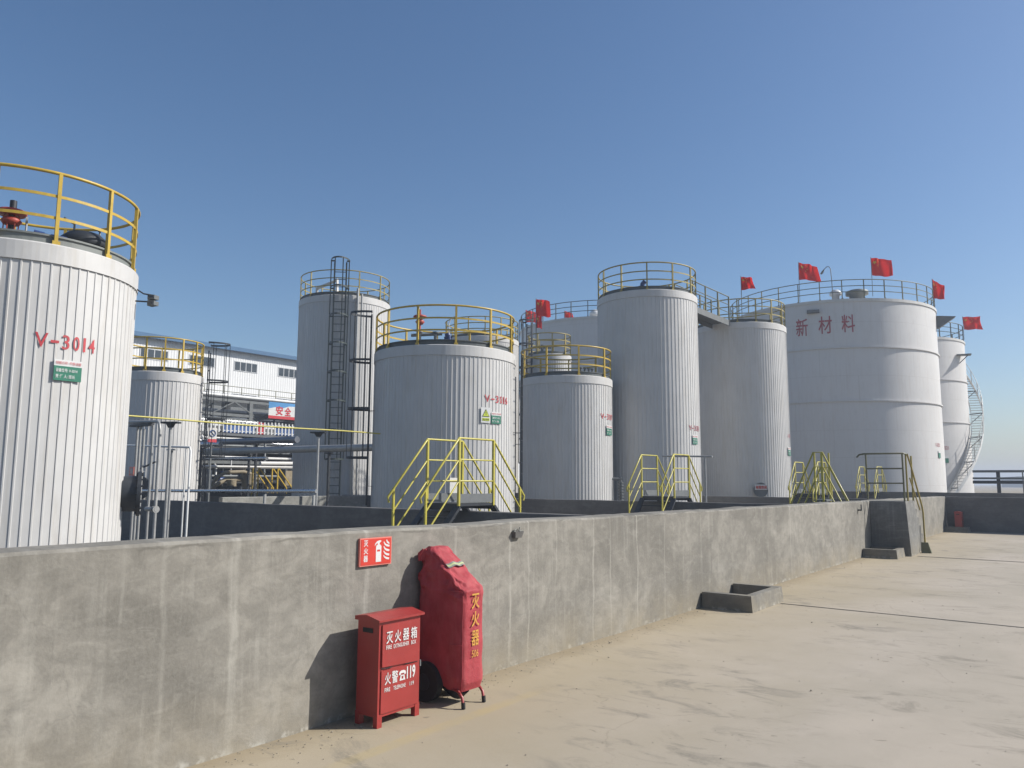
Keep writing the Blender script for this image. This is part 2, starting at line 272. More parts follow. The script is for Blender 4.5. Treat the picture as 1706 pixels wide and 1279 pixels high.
# ------------------------------------------------------------------ mesh helpers
class MB:
    def __init__(s): s.v = []; s.f = []; s.sm = []
    def _add(s, vs, fs, smooth=False):
        o = len(s.v); s.v += [tuple(v) for v in vs]; s.f += [tuple(i + o for i in f) for f in fs]; s.sm += [smooth] * len(fs); return s
    def box(s, x0, x1, y0, y1, z0, z1):
        v = [(x, y, z) for x in (x0, x1) for y in (y0, y1) for z in (z0, z1)]
        return s._add(v, [(0, 1, 3, 2), (4, 6, 7, 5), (0, 4, 5, 1), (2, 3, 7, 6), (0, 2, 6, 4), (1, 5, 7, 3)])
    def hexa(s, b4, t4):     # bottom four and top four corners, same order
        return s._add(list(b4) + list(t4), [(3, 2, 1, 0), (4, 5, 6, 7), (0, 1, 5, 4), (1, 2, 6, 5), (2, 3, 7, 6), (3, 0, 4, 7)])
    def bar(s, a, b, w, h=None, upv=(0, 0, 1)):
        h = h or w; a = Vector(a); b = Vector(b); d = (b - a).normalized(); u = Vector(upv)
        if abs(d.dot(u)) > 0.98: u = Vector((1, 0, 0))
        r = d.cross(u).normalized(); u = r.cross(d)
        q = [(-w / 2, -h / 2), (w / 2, -h / 2), (w / 2, h / 2), (-w / 2, h / 2)]
        return s.hexa([a + r * i + u * j for i, j in q], [b + r * i + u * j for i, j in q])
    def tube(s, pts, r, n=8, closed=False, cap=True):
        pts = [Vector(p) for p in pts]; k = len(pts); rings = []; prev = None
        for i, p in enumerate(pts):
            if closed: d = pts[(i + 1) % k] - pts[i - 1]
            else: d = pts[min(i + 1, k - 1)] - pts[max(i - 1, 0)]
            d.normalize()
            if prev is None:
                u = Vector((0, 0, 1)) if abs(d.z) < 0.9 else Vector((1, 0, 0)); a = d.cross(u).normalized()
            else: a = (prev - d * prev.dot(d)).normalized()
            prev = a; c = d.cross(a); rr = r[i] if isinstance(r, (list, tuple)) else r
            rings.append([p + a * rr * cos(2 * pi * j / n) + c * rr * sin(2 * pi * j / n) for j in range(n)])
        vs = [v for g in rings for v in g]; fs = []
        m_ = k if closed else k - 1
        for i in range(m_):
            i2 = (i + 1) % k
            for j in range(n): fs.append((i * n + j, i * n + (j + 1) % n, i2 * n + (j + 1) % n, i2 * n + j))
        s._add(vs, fs, True)
        if cap and not closed:
            s._add(rings[0], [tuple(range(n))[::-1]]); s._add(rings[-1], [tuple(range(n))])
        return s
    def lathe(s, prof, n=48, c=(0, 0, 0), smooth=True, a0=0, a1=2 * pi):
        full = abs(a1 - a0 - 2 * pi) < 1e-6; k = n if full else n + 1; vs = []
        for (r, z) in prof:
            for j in range(k):
                a = a0 + (a1 - a0) * j / n; vs.append((c[0] + r * cos(a), c[1] + r * sin(a), c[2] + z))
        fs = []
        for i in range(len(prof) - 1):
            for j in range(n):
                j2 = (j + 1) % k if full else j + 1
                fs.append((i * k + j, i * k + j2, (i + 1) * k + j2, (i + 1) * k + j))
        return s._add(vs, fs, smooth)
    def ring(s, r, z, w, h, n=48, c=(0, 0), a0=0, a1=2 * pi):   # flat bar bent round a circle
        return s.lathe([(r - w / 2, z - h / 2), (r + w / 2, z - h / 2), (r + w / 2, z + h / 2), (r - w / 2, z + h / 2), (r - w / 2, z - h / 2)], n, (c[0], c[1], 0), False, a0, a1)
    def disc(s, c, axis, r, d, n=24, bolts=0):   # short cylinder centred at c along axis
        c = Vector(c); ax = Vector(axis).normalized(); return s.tube([c - ax * d / 2, c + ax * d / 2], r, n)
    def prism(s, pts, org, ux, uy, d):   # 2D outline extruded by d along ux x uy
        org = Vector(org); ux = Vector(ux); uy = Vector(uy); n_ = ux.cross(uy).normalized() * d; k = len(pts)
        a = [org + ux * x + uy * y for x, y in pts]; bq = [q + n_ for q in a]
        fs = [tuple(range(k))[::-1], tuple(range(k, 2 * k))] + [(i, (i + 1) % k, k + (i + 1) % k, k + i) for i in range(k)]
        return s._add(a + bq, fs)
    def build(s, name, mat, parent=None, off=(0, 0, 0), tag_=None):
        me = bpy.data.meshes.new(name); ox, oy, oz = off
        me.from_pydata([(x - ox, y - oy, z - oz) for x, y, z in s.v], [], s.f); me.update()
        me.polygons.foreach_set('use_smooth', s.sm); me.materials.append(M[mat] if isinstance(mat, str) else mat)
        o = bpy.data.objects.new(name, me); COL.objects.link(o)
        if parent is not None: o.parent = parent
        else: o.location = off
        return o
def tag(o, label=None, cat=None, group=None, kind=None):
    if label: o['label'] = label
    if cat: o['category'] = cat
    if group: o['group'] = group
    if kind: o['kind'] = kind
    return o
def thing(name, label, cat, loc=(0, 0, 0), rz=0.0, group=None):
    o = bpy.data.objects.new(name, None); COL.objects.link(o); o.location = loc; o.rotation_euler = (0, 0, rz); o.empty_display_size = 0.2
    return tag(o, label, cat, group)
def solo(name, mb, mat, label, cat, off, group=None):
    return tag(mb.build(name, mat, None, off), label, cat, group)
def kids(o): return [c for c in bpy.data.objects if c.parent == o]
def copy_tree(o, parent=None):
    c = o.copy(); COL.objects.link(c); c.parent = parent
    for ch in kids(o): copy_tree(ch, c)
    return c

_tc = bpy.data.curves.new('lettering_source', 'FONT')
_to = bpy.data.objects.new('lettering_source', _tc); COL.objects.link(_to)
_cache = {}
def glyphs(txt, bold=0.0):
    key = (txt, bold)
    if key not in _cache:
        _tc.body = txt; _tc.size = 1.0; _tc.offset = bold; _tc.resolution_u = 3
        dg = bpy.context.evaluated_depsgraph_get(); dg.update()
        me = bpy.data.meshes.new_from_object(_to.evaluated_get(dg))
        v = [(p.co.x, p.co.y) for p in me.vertices]; f = [tuple(q.vertices) for q in me.polygons]
        bpy.data.meshes.remove(me)
        xs = [a for a, _ in v]; ys = [b_ for _, b_ in v]
        x0, x1, y0, y1 = min(xs), max(xs), min(ys), max(ys)
        _cache[key] = ([((a - x0) / (x1 - x0), (b_ - y0) / (y1 - y0)) for a, b_ in v], f, (x1 - x0) / (y1 - y0))
    return _cache[key]
def letters(mb, txt, x0, y0, wd, ht, place, bold=0.02):
    """fit txt into the rectangle x0..x0+wd, y0..y0+ht of the surface that place(x, y) describes"""
    v, f, _ = glyphs(txt, bold)
    mb._add([place(x0 + a * wd, y0 + b_ * ht) for a, b_ in v], f)

# ------------------------------------------------------------------ setting: ground and yard
g = MB()
g._add([(-3000, -3000, 0), (3000, -3000, 0), (3000, 3000, 0), (-3000, 3000, 0)], [(0, 1, 2, 3)])
tag(g.build('ground', 'ground'), kind='structure')
# joints wider on the far one
m, t, b = newmat('bounce_floor_dark'); p = geo_pos(t)
c = mix(t, ramp(t, noise_n(t, p, 0.8, 8, 0.7), [(0.35, 0.0), (0.65, 1.0)]), (0.07, 0.068, 0.062), (0.12, 0.115, 0.105)); t.links.new(c, b.inputs['Base Color']); b.inputs['Roughness'].default_value = 0.95; M['bay'] = m
g = MB(); g._add([(-120, -40, 0.004), (-4.46, -40, 0.004), (-4.46, 90, 0.004), (-120, 90, 0.004)], [(0, 1, 2, 3)])  # unseen dark floor sheet, added to cut warm bounce onto the tanks
tag(g.build('bounce_floor', 'bay'), kind='structure')
def joint(x0, x1, y, slope):
    j = MB(); k = 60
    for i in range(k):
        a = x0 + (x1 - x0) * i / k; b2 = x0 + (x1 - x0) * (i + 1) / k
        wob = lambda q: y + slope * (q - x0) + 0.012 * noise.noise(Vector((q * 1.3, y, 0)))
        wd = lambda q: (0.040 if y > 15 else 0.016) + 0.006 * noise.noise(Vector((q * 2.1, y, 5)))
        j._add([(a, wob(a) - wd(a), 0.004), (b2, wob(b2) - wd(b2), 0.004), (b2, wob(b2) + wd(b2), 0.004), (a, wob(a) + wd(a), 0.004)], [(0, 1, 2, 3)])
    return tag(j.build('ground', 'joint'), kind='structure')
joint(-3.3, 12, 19.45, -0.015).name = 'ground_joint'  # far joint, its dark strip also paints the shadow line of a slab step
joint(-3.5, 12, 10.72, -0.02).name = 'ground_joint'

# grit and crumbs lying along the foot of the wall
g = MB(); rng = random.Random(3)
for i in range(1500):
    y = 1.5 + 20 * rng.random() ** 1.6; x = -4.185 + abs(rng.gauss(0, .16)) if rng.random() < .7 else -4.1 + 4.5 * rng.random(); q = rng.uniform(.0015, .0055) * (1.6 if rng.random() < .08 else 1)
    v = [(x + q * rng.uniform(.7, 1.3) * a, y + q * rng.uniform(.7, 1.3) * b_, q * rng.uniform(.5, .9) * (1 + c_)) for a, b_, c_ in ((1, 0, 0), (0, 1, 0), (-1, 0, 0), (0, -1, 0), (0, 0, 1), (0, 0, -1.2))]
    g._add(v, [(0, 1, 4), (1, 2, 4), (2, 3, 4), (3, 0, 4), (1, 0, 5), (2, 1, 5), (3, 2, 5), (0, 3, 5)])
M['grit'] = paint('grit', (0.30, 0.27, 0.22), 0.9, 0, 0.4, 40)
tag(g.build('grit', 'grit'), kind='stuff')
# ------------------------------------------------------------------ walls
def wall_y(name, xf, xb, y0, y1, h0, h1, mat, label, step=0.22, wob=0.006, group=None):
    """wall running along Y; xf face towards +X, xb the back; height h0 at y0 to h1 at y1, hand-rendered surface"""
    n = max(2, int((y1 - y0) / step)); zs = 7; mb = MB(); rows = []
    for i in range(n + 1):
        y = y0 + (y1 - y0) * i / n; h = h0 + (h1 - h0) * i / n
        hh = h + 0.014 * noise.noise(Vector((y * 0.9, 3, 1))) + 0.007 * noise.noise(Vector((y * 4.1, 8, 1)))
        r = []
        for k in range(zs): 
            z = (hh - 0.018) * k / (zs - 1)
            r.append((xf + wob * 1.6 * noise.noise(Vector((y * 1.1, z * 1.6, 2))), y, z))
        ex = 0.012 * noise.noise(Vector((y * 2.7, 1, 7)))
        r.append((xf - 0.016 + ex * 0.5, y, hh)); r.append((xb + 0.015 + 0.03 * noise.noise(Vector((y * 0.8, 4, 4))), y, hh + 0.004)); r.append((xb, y, hh - 0.02)); r.append((xb, y, 0))
        rows.append(r)
    k = len(rows[0]); vs = [v for r in rows for v in r]
    fs = [(i * k + j, i * k + j + 1, (i + 1) * k + j + 1, (i + 1) * k + j)[::-1] for i in range(n) for j in range(k - 1)]
    fs += [tuple(range(k)), tuple(n * k + j for j in range(k))[::-1]]
    mb._add(vs, fs)
    return solo(name, mb, mat, label, 'wall', (xf, y0, 0), group)
wall_y('dike_wall', -4.2, -4.47, -6.0, 30.45, 1.275, 1.165, 'wall', 'long sunlit grey concrete dike wall with lime streaks running along the yard')
def wall_x(x0, x1, y0, y1, h, mat, label, group):
    mb = MB(); n = max(2, int((x1 - x0) / 0.6)); rows = []
    for i in range(n + 1):
        x = x0 + (x1 - x0) * i / n; hh = h + 0.012 * noise.noise(Vector((x * 0.7, y0, 0)))
        rows.append([(x, y0, 0), (x, y0, hh - 0.015), (x, y0 + 0.015, hh), (x, y1 - 0.015, hh), (x, y1, hh - 0.015), (x, y1, 0)])
    vs = [v for r in rows for v in r]; k = 6
    fs = [(i * k + j, (i + 1) * k + j, (i + 1) * k + j + 1, i * k + j + 1) for i in range(n) for j in range(k - 1)]
    fs += [tuple(range(k))[::-1], tuple(n * k + j for j in range(k))]
    mb._add(vs, fs)
    return solo('partition_wall', mb, mat, label, 'wall', (x0, y0, 0), group)
GW = 'low concrete walls dividing the tank bays'
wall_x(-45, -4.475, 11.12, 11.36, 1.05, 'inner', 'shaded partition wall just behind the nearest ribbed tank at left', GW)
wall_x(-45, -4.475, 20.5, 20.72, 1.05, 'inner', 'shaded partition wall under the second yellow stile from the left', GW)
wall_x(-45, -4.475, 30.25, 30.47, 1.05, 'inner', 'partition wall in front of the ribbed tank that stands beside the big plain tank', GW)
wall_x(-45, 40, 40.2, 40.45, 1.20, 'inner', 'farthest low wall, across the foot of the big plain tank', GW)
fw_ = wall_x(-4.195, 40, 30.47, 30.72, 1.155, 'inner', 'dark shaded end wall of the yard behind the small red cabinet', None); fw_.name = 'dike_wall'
wall_y('partition_wall', -22.0, -22.2, 14.4, 20.48, 1.05, 1.05, 'row', 'pale sunlit low wall in front of the tall tank with caged ladder', 0.5, 0.004, GW)

# ------------------------------------------------------------------ kerb boxes, buttress steps
def kerb(x1, ya, yb, h, label):
    r = thing('drain_kerb', label, 'kerb', (-4.19, ya, 0), 0, 'square concrete kerbs round the wall drains')
    L = x1 + 4.19; W = yb - ya; t_ = 0.12
    mb = MB()
    mb.hexa([(0, 0, 0), (L, 0, 0), (L, t_, 0), (0, t_, 0)], [(0.01, 0.012, h), (L - 0.02, 0.012, h), (L - 0.02, t_, h), (0.01, t_, h)])
    mb.build('near_kerb', 'kerb', r).name = 'kerb_side'
    mb = MB(); mb.hexa([(0, W - t_, 0), (L, W - t_, 0), (L, W, 0), (0, W, 0)], [(0.01, W - t_, h), (L - 0.02, W - t_, h), (L - 0.02, W - 0.012, h), (0.01, W - 0.012, h)])
    mb.build('kerb_side', 'kerb', r)
    mb = MB(); mb.hexa([(L - t_, t_, 0), (L, t_, 0), (L, W - t_, 0), (L - t_, W - t_, 0)], [(L - t_, t_, h - .003), (L - 0.02, t_, h - .003), (L - 0.02, W - t_, h - .003), (L - t_, W - t_, h - .003)])
    mb.build('kerb_front', 'kerb', r)
kerb(-3.52, 9.72, 10.92, 0.20, 'broken-edged square concrete kerb against the wall, nearest of the three')
kerb(-3.50, 18.40, 19.24, 0.19, 'small concrete kerb at the foot of the tall concrete step block')
kerb(-3.50, 29.85, 30.455, 0.17, 'farthest small concrete kerb, in the corner by the end wall')

r = thing('step_block', 'tall grey concrete step block against the wall with yellow handrail on top', 'steps', (-3.8, 19.85, 0))
OFF = (-3.8, 19.85, 0)
mb = MB(); mb.hexa([(-4.19, 19.3, 0), (-3.385, 19.3, 0), (-3.40, 20.42, 0), (-4.19, 20.42, 0)], [(-4.19, 19.32, 1.20), (-3.455, 19.32, 1.20), (-3.455, 20.40, 1.20), (-4.19, 20.40, 1.20)])
mb.build('block', 'kerb', r, OFF)
mb = MB()
for i in range(5): mb.box(-4.185, -3.46, 20.425 + i * 0.22, 20.425 + (i + 1) * 0.22 - (0.004 if i < 4 else 0), 0, 1.0 - i * 0.2)
mb.build('stair', 'kerb', r, OFF)
mb = MB()
for x in (-4.24, -3.475): mb.tube([(x, 19.36, 1.2 if x > -4.2 else 1.24), (x, 19.36, 2.26)], 0.02)
mb.tube([(-4.44, 19.36, 2.19), (-4.38, 19.36, 2.25), (-4.28, 19.36, 2.27), (-3.46, 19.36, 2.27), (-3.46, 19.75, 2.26)], 0.02)
for z in (1.93, 1.60): mb.tube([(-4.24, 19.36, z), (-3.475, 19.36, z)], 0.017)
mb.build('handrail', 'dull', r, OFF)
mb = MB()
for y, z0, z1 in ((19.72, 1.2, 2.26), (20.36, 1.2, 2.24)): mb.tube([(-3.47, y, z0), (-3.47, y, z1)], 0.02)
mb.tube([(-3.44, 19.74, 2.26), (-3.42, 20.0, 2.0), (-3.40, 21.0, 1.06), (-3.39, 21.03, 0.9), (-3.38, 21.0, 0.02)], 0.02)
mb.tube([(-3.44, 19.9, 1.72), (-3.40, 20.7, 0.98)], 0.016)
mb.build('handrail', 'ochre', r, OFF)
mb = MB(); mb.hexa([(-3.38, 20.46, 0.0), (-3.17, 20.46, 0.0), (-3.17, 20.58, 0.0), (-3.38, 20.58, 0.0)], [(-3.38, 20.50, 0.24), (-3.24, 20.50, 0.24), (-3.24, 20.56, 0.24), (-3.38, 20.56, 0.24)])
solo('base_plate', mb, 'dull', 'small dark leaning plate on the ground beside the tall step block', 'plate', (-3.28, 20.5, 0))
# small rusty bits on the wall
r = thing('wall_bracket', 'small grey block with two white mortar blobs near the top of the streaked wall', 'bracket', (-4.2, 5.70, 1.13))
mb = MB(); mb.hexa([(-4.21, 5.655, 1.10), (-4.165, 5.655, 1.10), (-4.165, 5.745, 1.10), (-4.21, 5.745, 1.10)], [(-4.21, 5.635, 1.155), (-4.15, 5.635, 1.155), (-4.15, 5.765, 1.155), (-4.21, 5.765, 1.155)]); mb.build('bracket_body', 'inner', r, (-4.2, 5.70, 1.13))
mb = MB(); mb.tube([(-4.18, 5.655, 1.155), (-4.175, 5.67, 1.18), (-4.19, 5.69, 1.165)], 0.007, 6); mb.build('mortar_blob', 'row', r, (-4.2, 5.70, 1.13))
mb = MB(); mb.tube([(-4.18, 5.725, 1.155), (-4.18, 5.74, 1.19)], 0.006, 6); mb.tube([(-4.175, 5.725, 1.157), (-4.165, 5.765, 1.16)], 0.007, 6)
mb.build('mortar_blob', 'row', r, (-4.2, 5.70, 1.13))
mb = MB(); mb.bar((-4.2, 18.2, 1.02), (-4.12, 18.2, 1.02), 0.05, 0.03); mb.bar((-4.13, 18.2, 1.02), (-4.13, 18.2, 1.14), 0.02)
solo('wall_bracket', mb, 'darksteel', 'tiny dark metal bracket on the wall beside the tall step block', 'bracket', (-4.2, 18.2, 1.02))

# ------------------------------------------------------------------ red fire extinguisher box
def extinguisher_box(x0, x1, y0, y1, h, label, text=True):
    o = (x1, y0, 0); r = thing('extinguisher_box', label, 'fire box', o)
    z0 = 0.065; mb = MB(); e = 0.0
    mb.box(x0, x1, y0, y1, z0, h - 0.012); mb.build('cabinet', 'red', r, o)
    for (lx, ly) in ((x1, y0), (x1, y1), (x0, y0), (x0, y1)):
        mb = MB(); sx = -1 if lx == x1 else 1; sy = 1 if ly == y0 else -1
        mb.box(min(lx + sx * -0.003, lx + sx * 0.035), max(lx + sx * -0.003, lx + sx * 0.035), min(ly - sy * 0.003, ly + sy * 0.04), max(ly - sy * 0.003, ly + sy * 0.04), 0, z0 + 0.02)
        mb.build('leg', 'red', r, o)
    # lid: shallow folded ridge with overhang
    a = 0.022; xm = (x0 + x1) / 2; mb = MB(); pts = [(x0 - 0.01, h - 0.018), (x1 + a, h - 0.018), (x1 + a, h - 0.004), (xm, h + 0.022), (x0 - 0.01, h + 0.008)]
    mb.prism([(p_, q_) for p_, q_ in pts], (0, y1 + a, 0), (1, 0, 0), (0, 0, 1), 2 * a + (y1 - y0)); mb.build('lid', 'red', r, o)
    zm = h * 0.545
    mb = MB(); mb.hexa([(x1 + .001, y0 + .022, zm + .006), (x1 + .014, y0 + .022, zm + .006), (x1 + .012, y1 - .018, zm - .010), (x1 + .001, y1 - .018, zm - .010)],
                       [(x1 + .001, y0 + .022, h - .04), (x1 + .010, y0 + .022, h - .04), (x1 + .010, y1 - .018, h - .04), (x1 + .001, y1 - .018, h - .04)])
    d = mb.build('door', 'red', r, o)
    mb = MB(); mb.box(x1 + .001, x1 + .008, y0 + .022, y1 - .018, z0 + .02, zm - .018); mb.build('door', 'red', r, o)
    mb = MB(); zz = zm - .005
    pt = [(x1 + .009, y0 + .02 + (y1 - y0 - .05) * q, zz - 0.006 * q + 0.006 * noise.noise(Vector((q * 9, 0, 0)))) for q in [i / 14 for i in range(15)]]
    mb.tube(pt[:5], 0.003, 5); mb.build('door_gap', 'black', r, o); mb = MB(); mb.tube(pt[9:], 0.003, 5); mb.build('door_gap', 'black', r, o)
    mb = MB(); mb.box(x0 + .05, x0 + .145, y0 - .004, y0 + .002, h - .095, h - .065); mb.build('handle_slot', 'black', r, o)
    mb = MB(); mb.box(x1 - .02, x1 + .004, y1 + .001, y1 + .012, h * .47, h * .53); mb.build('latch', 'greysteel', r, o)
    if text:
        P = lambda y, z: (x1 + .0165, y, z); P2 = lambda y, z: (x1 + .0105, y, z)
        mb = MB(); yy = y0 + .052
        for i, ch in enumerate('灭火器箱'): letters(mb, ch, yy + i * .077, .525, .060, .078, P, .012)
        letters(mb, 'FIRE', yy, .490, .050, .026, P, .01); letters(mb, 'EXTINGUISHER', yy + .068, .489, .145, .026, P, .01); letters(mb, 'BOX', yy + .235, .488, .048, .026, P, .01)
        mb.build('lettering', 'white', r, o)
        mb = MB(); letters(mb, '火', yy, .262, .055, .078, P2, .012); letters(mb, '警', yy + .064, .262, .058, .080, P2, .012)
        
        ph = lambda pts: mb.prism([(y_ + yy + .130, z_ + .266) for y_, z_ in pts], (x1 + .0095, 0, 0), (0, 1, 0), (0, 0, 1), .0012)
        ph([(0.0, .045), (.004, .036), (.014, .036), (.017, .046), (.049, .046), (.052, .036), (.062, .036), (.066, .045), (.060, .058), (.045, .064), (.021, .064), (.006, .058)])
        ph([(.006, 0), (.024, 0), (.024, .032), (.018, .040), (.015, .030)]); ph([(.042, 0), (.060, 0), (.051, .030), (.048, .040), (.042, .032)]); ph([(.0245, 0), (.0415, 0), (.0415, .009), (.0245, .009)]); ph([(.0245, .027), (.0415, .027), (.0415, .034), (.0245, .034)])
        letters(mb, '119', yy + .205, .264, .082, .084, P2, .03)
        letters(mb, 'FIRE', yy, .218, .050, .026, P2, .01); letters(mb, 'TELEPHONE', yy + .080, .217, .115, .026, P2, .01); letters(mb, '119', yy + .235, .216, .040, .026, P2, .01)
        mb.build('lettering', 'white', r, o)
    return r
extinguisher_box(-4.065, -3.862, 3.735, 4.125, 0.69, 'red metal fire extinguisher box with white lettering standing by the wall')
extinguisher_box(-3.90, -3.70, 30.0, 30.36, 0.66, 'small dark red cabinet in the shade of the end wall behind the farthest kerb', False)

# ------------------------------------------------------------------ wheeled extinguisher under its red cover
o = (-3.95, 4.53, 0)
r = thing('wheeled_extinguisher', 'wheeled fire extinguisher under a dusty red fabric cover beside the red box', 'fire extinguisher', o)
mb = MB(); nz = 110; na = 180; rows = []
for k in range(nz + 1):
    q = k / nz; z = 0.105 + 0.995 * q
    xf = -3.715 - 0.0 * q
    if z > 0.80: 
        s_ = (z - 0.80) / 0.30; xf = -3.715 - 0.34 * (s_ ** 1.12)
    if z < 0.16: xf -= 0.02 * (0.16 - z) / 0.055
    xb = -4.175 + (0.28 * max(0, (0.30 - z) / 0.195) ** 1.5 if z < 0.30 else 0.0)
    if z > 1.02: xb += 0.04 * ((z - 1.02) / 0.08) ** 2
    yn, yf = 4.415, 4.675
    if z > 0.80: yn += 0.035 * ((z - .80) / .3) ** 2; yf -= 0.02 * ((z - .80) / .3) ** 2
    if z > 1.07: e_ = (z - 1.07) / 0.03; yn += 0.03 * e_ * e_; yf -= 0.03 * e_ * e_
    if z < 0.2: yn += 0.02 * (0.2 - z) / .1; yf -= .02 * (.2 - z) / .1
    cx, cy, hx, hy = (xf + xb) / 2, (yn + yf) / 2, (xf - xb) / 2, (yf - yn) / 2
    row = []
    for j in range(na):
        a = 2 * pi * j / na; ca, sa = cos(a), sin(a); ex = 2 / 6.5
        x = cx + hx * math.copysign(abs(ca) ** ex, ca); y = cy + hy * math.copysign(abs(sa) ** ex, sa)
        crumple = min(1.0, max(0.0, (z - 0.70) / 0.12))
        f1 = noise.noise(Vector((x * 5, y * 5, z * 1.7))) * 0.006
        f2 = noise.noise(Vector((x * 9 + 3, y * 16, z * 10))) * 0.014 + (0.25 - abs(noise.noise(Vector((x * 10 + z * 9, y * 13, z * 7 - x * 6 + 4))))) * 0.040 + (0.2 - abs(noise.noise(Vector((x * 26, y * 30, z * 22))))) * 0.014
        f3 = 0.004 * sin(z * 24 + 4 * x) * max(0, 1 - abs(z - 0.35) / 0.3)
        n_ = Vector((math.copysign(abs(ca) ** (2 - ex), ca), math.copysign(abs(sa) ** (2 - ex), sa), 0))
        if n_.length > 0: n_.normalize()
        dsp = f1 + crumple * f2 + f3
        # tied waist dent on the slope
        dd = math.exp(-((z - 0.93) ** 2) / 0.0016) * crumple
        row.append((x + n_.x * (dsp - 0.012 * dd * max(0, ca)), y + n_.y * dsp, z + crumple * 0.012 * noise.noise(Vector((x * 14, y * 14, 2)))))
    rows.append(row)
vs = [v for rw in rows for v in rw]; fs = [(i * na + j, i * na + (j + 1) % na, (i + 1) * na + (j + 1) % na, (i + 1) * na + j) for i in range(nz) for j in range(na)]
mb._add(vs, fs, True); mb._add(rows[-1], [tuple(range(na))], True)
mb._add(rows[0], [tuple(range(na))[::-1]], True)
cv = mb.build('cover', 'cover', r, o)
mb = MB()   # seams of the cover
mb.tube([(-3.728, 4.425 + .002 * sin(z * 30), z) for z in [0.11 + i * .035 for i in range(20)]], 0.0035, 5)
mb.tube([(-3.72 - .13 * q, 4.409, .805) for q in [i / 10 for i in range(11)]], 0.003, 5); mb.tube([(-3.72 - .12 * q, 4.409, .43) for q in [i / 10 for i in range(11)]], 0.0025, 5)
mb.build('seam', 'cover', cv, o)
mb = MB(); P = lambda y, z: (-3.7085 + .003 * noise.noise(Vector((y * 9, z * 9, 1))), y, z)
for ch, z in (('灭', .675), ('火', .55), ('器', .415)): letters(mb, ch, 4.505, z, .088, .108, P, .012)
letters(mb, '506', 4.51, .335, .075, .05, P, .0)
mb.build('lettering', 'yellowtext', cv, o)
def xf_at(z): return -3.715 - 0.34 * (max(0.0, (z - 0.80) / 0.30) ** 1.12)
for zc_, wz, mt in ((0.989, .004, 'row'), (0.980, .0048, 'reflective'), (0.971, .004, 'row')):
    mb = MB(); top_, bot_ = [], []
    for i in range(15):
        y = 4.45 + .19 * i / 14; wv = .005 * sin(y * 70) + .004 * sin(y * 31); lift = .022 - .02 * (abs(i - 7) / 7) ** 3
        top_.append((xf_at(zc_ + wz) + lift, y, zc_ + wz + wv + .05 * (y - 4.45))); bot_.append((xf_at(zc_ - wz) + lift, y, zc_ - wz + wv + .05 * (y - 4.45)))
    mb._add(top_ + bot_, [(i, i + 1, 15 + i + 1, 15 + i) for i in range(14)]); mb.build('reflective_strip', mt, cv, o)
# gathered mouth of the cover
mb = MB()
for i in range(5): mb.tube([(-4.16 + .012 * i, 4.425 + .012 * i, 1.00), (-4.155 + .01 * i, 4.42 + .014 * i, 1.05), (-4.13 + .014 * i, 4.435 + .013 * i, 1.085)], [0.012, 0.018, 0.010], 7)
mb.build('gathered_hem', 'cover', cv, o)
for y in (4.40, 4.70):
    mb = MB(); mb.tube([(-4.05, y - .03, 0.142), (-4.05, y + .03, 0.142)], 0.14, 28); w_ = mb.build('wheel', 'black', r, o)
    mb = MB(); mb.tube([(-4.05, y - .034, 0.142), (-4.05, y + .034, 0.142)], 0.06, 18); mb.build('rim', 'darksteel', w_, o)
mb = MB(); mb.tube([(-4.05, 4.37, .142), (-4.05, 4.73, .142)], 0.014); mb.build('axle', 'darksteel', r, o)
mb = MB(); mb.tube([(-3.90, 4.545, 0.06), (-3.86, 4.545, 0.12)], [0.07, 0.09], 16); mb.build('cylinder', 'black', r, o)
for y in (4.425, 4.655):
    mb = MB(); mb.tube([(-3.84, y + (.02 if y < 4.5 else -.02), .115), (-3.76, y, .11), (-3.715, y - .01, .075), (-3.70, y - .012, .0)], 0.011, 8); l_ = mb.build('foot', 'red', r, o)
    mb = MB(); mb.tube([(-3.7035, y - .012, .045), (-3.70, y - .012, .002)], 0.015, 8); mb.build('foot_cap', 'black', l_, o)

# ------------------------------------------------------------------ wall sign
o = (-4.2, 3.985, 1.0); r = thing('fire_sign', 'red square sign with white extinguisher and flames pictogram on the concrete wall', 'sign', o)
mb = MB(); mb.box(-4.196, -4.178, 3.835, 4.142, 0.999, 1.194); mb.build('sign_plate', 'signborder', r, o)
mb = MB(); mb.box(-4.178, -4.1755, 3.844, 4.133, 1.007, 1.186); mb.build('sign_face', 'signred', r, o)
P = lambda y, z: (-4.1745, y, z); mb = MB()
for i, ch in enumerate('灭火器'): letters(mb, ch, 3.867, 1.135 - i * .053, .042, .044, P, .02)
mb.build('lettering', 'white', r, o)
O = (-4.176, 0, 0); UY = (0, 1, 0); UZ = (0, 0, 1); mb = MB()
a, z0 = 3.985, 1.022
mb.prism([(a, z0), (a + .052, z0), (a + .052, z0 + .045), (a + .052, z0 + .072), (a, z0 + .072)], O, UY, UZ, .0015)
mb.prism([(a, z0 + .072), (a + .010, z0 + .072), (a + .010, z0 + .086), (a, z0 + .086)], O, UY, UZ, .0015)
mb.prism([(a + .040, z0 + .072), (a + .052, z0 + .072), (a + .052, z0 + .086), (a + .040, z0 + .086)], O, UY, UZ, .0015)
mb.prism([(a, z0 + .086), (a + .052, z0 + .086), (a + .052, z0 + .108), (a + .045, z0 + .118), (a + .034, z0 + .122), (a + .034, z0 + .132), (a + .052, z0 + .146), (a + .040, z0 + .152), (a + .010, z0 + .146), (a - .010, z0 + .128), (a - .013, z0 + .112), (a - .004, z0 + .122), (a + .012, z0 + .134), (a + .018, z0 + .120), (a + .006, z0 + .118), (a, z0 + .108)], O, UY, UZ, .0015)
mb.build('extinguisher_symbol', 'white', r, o)
mb = MB(); fy = 4.062
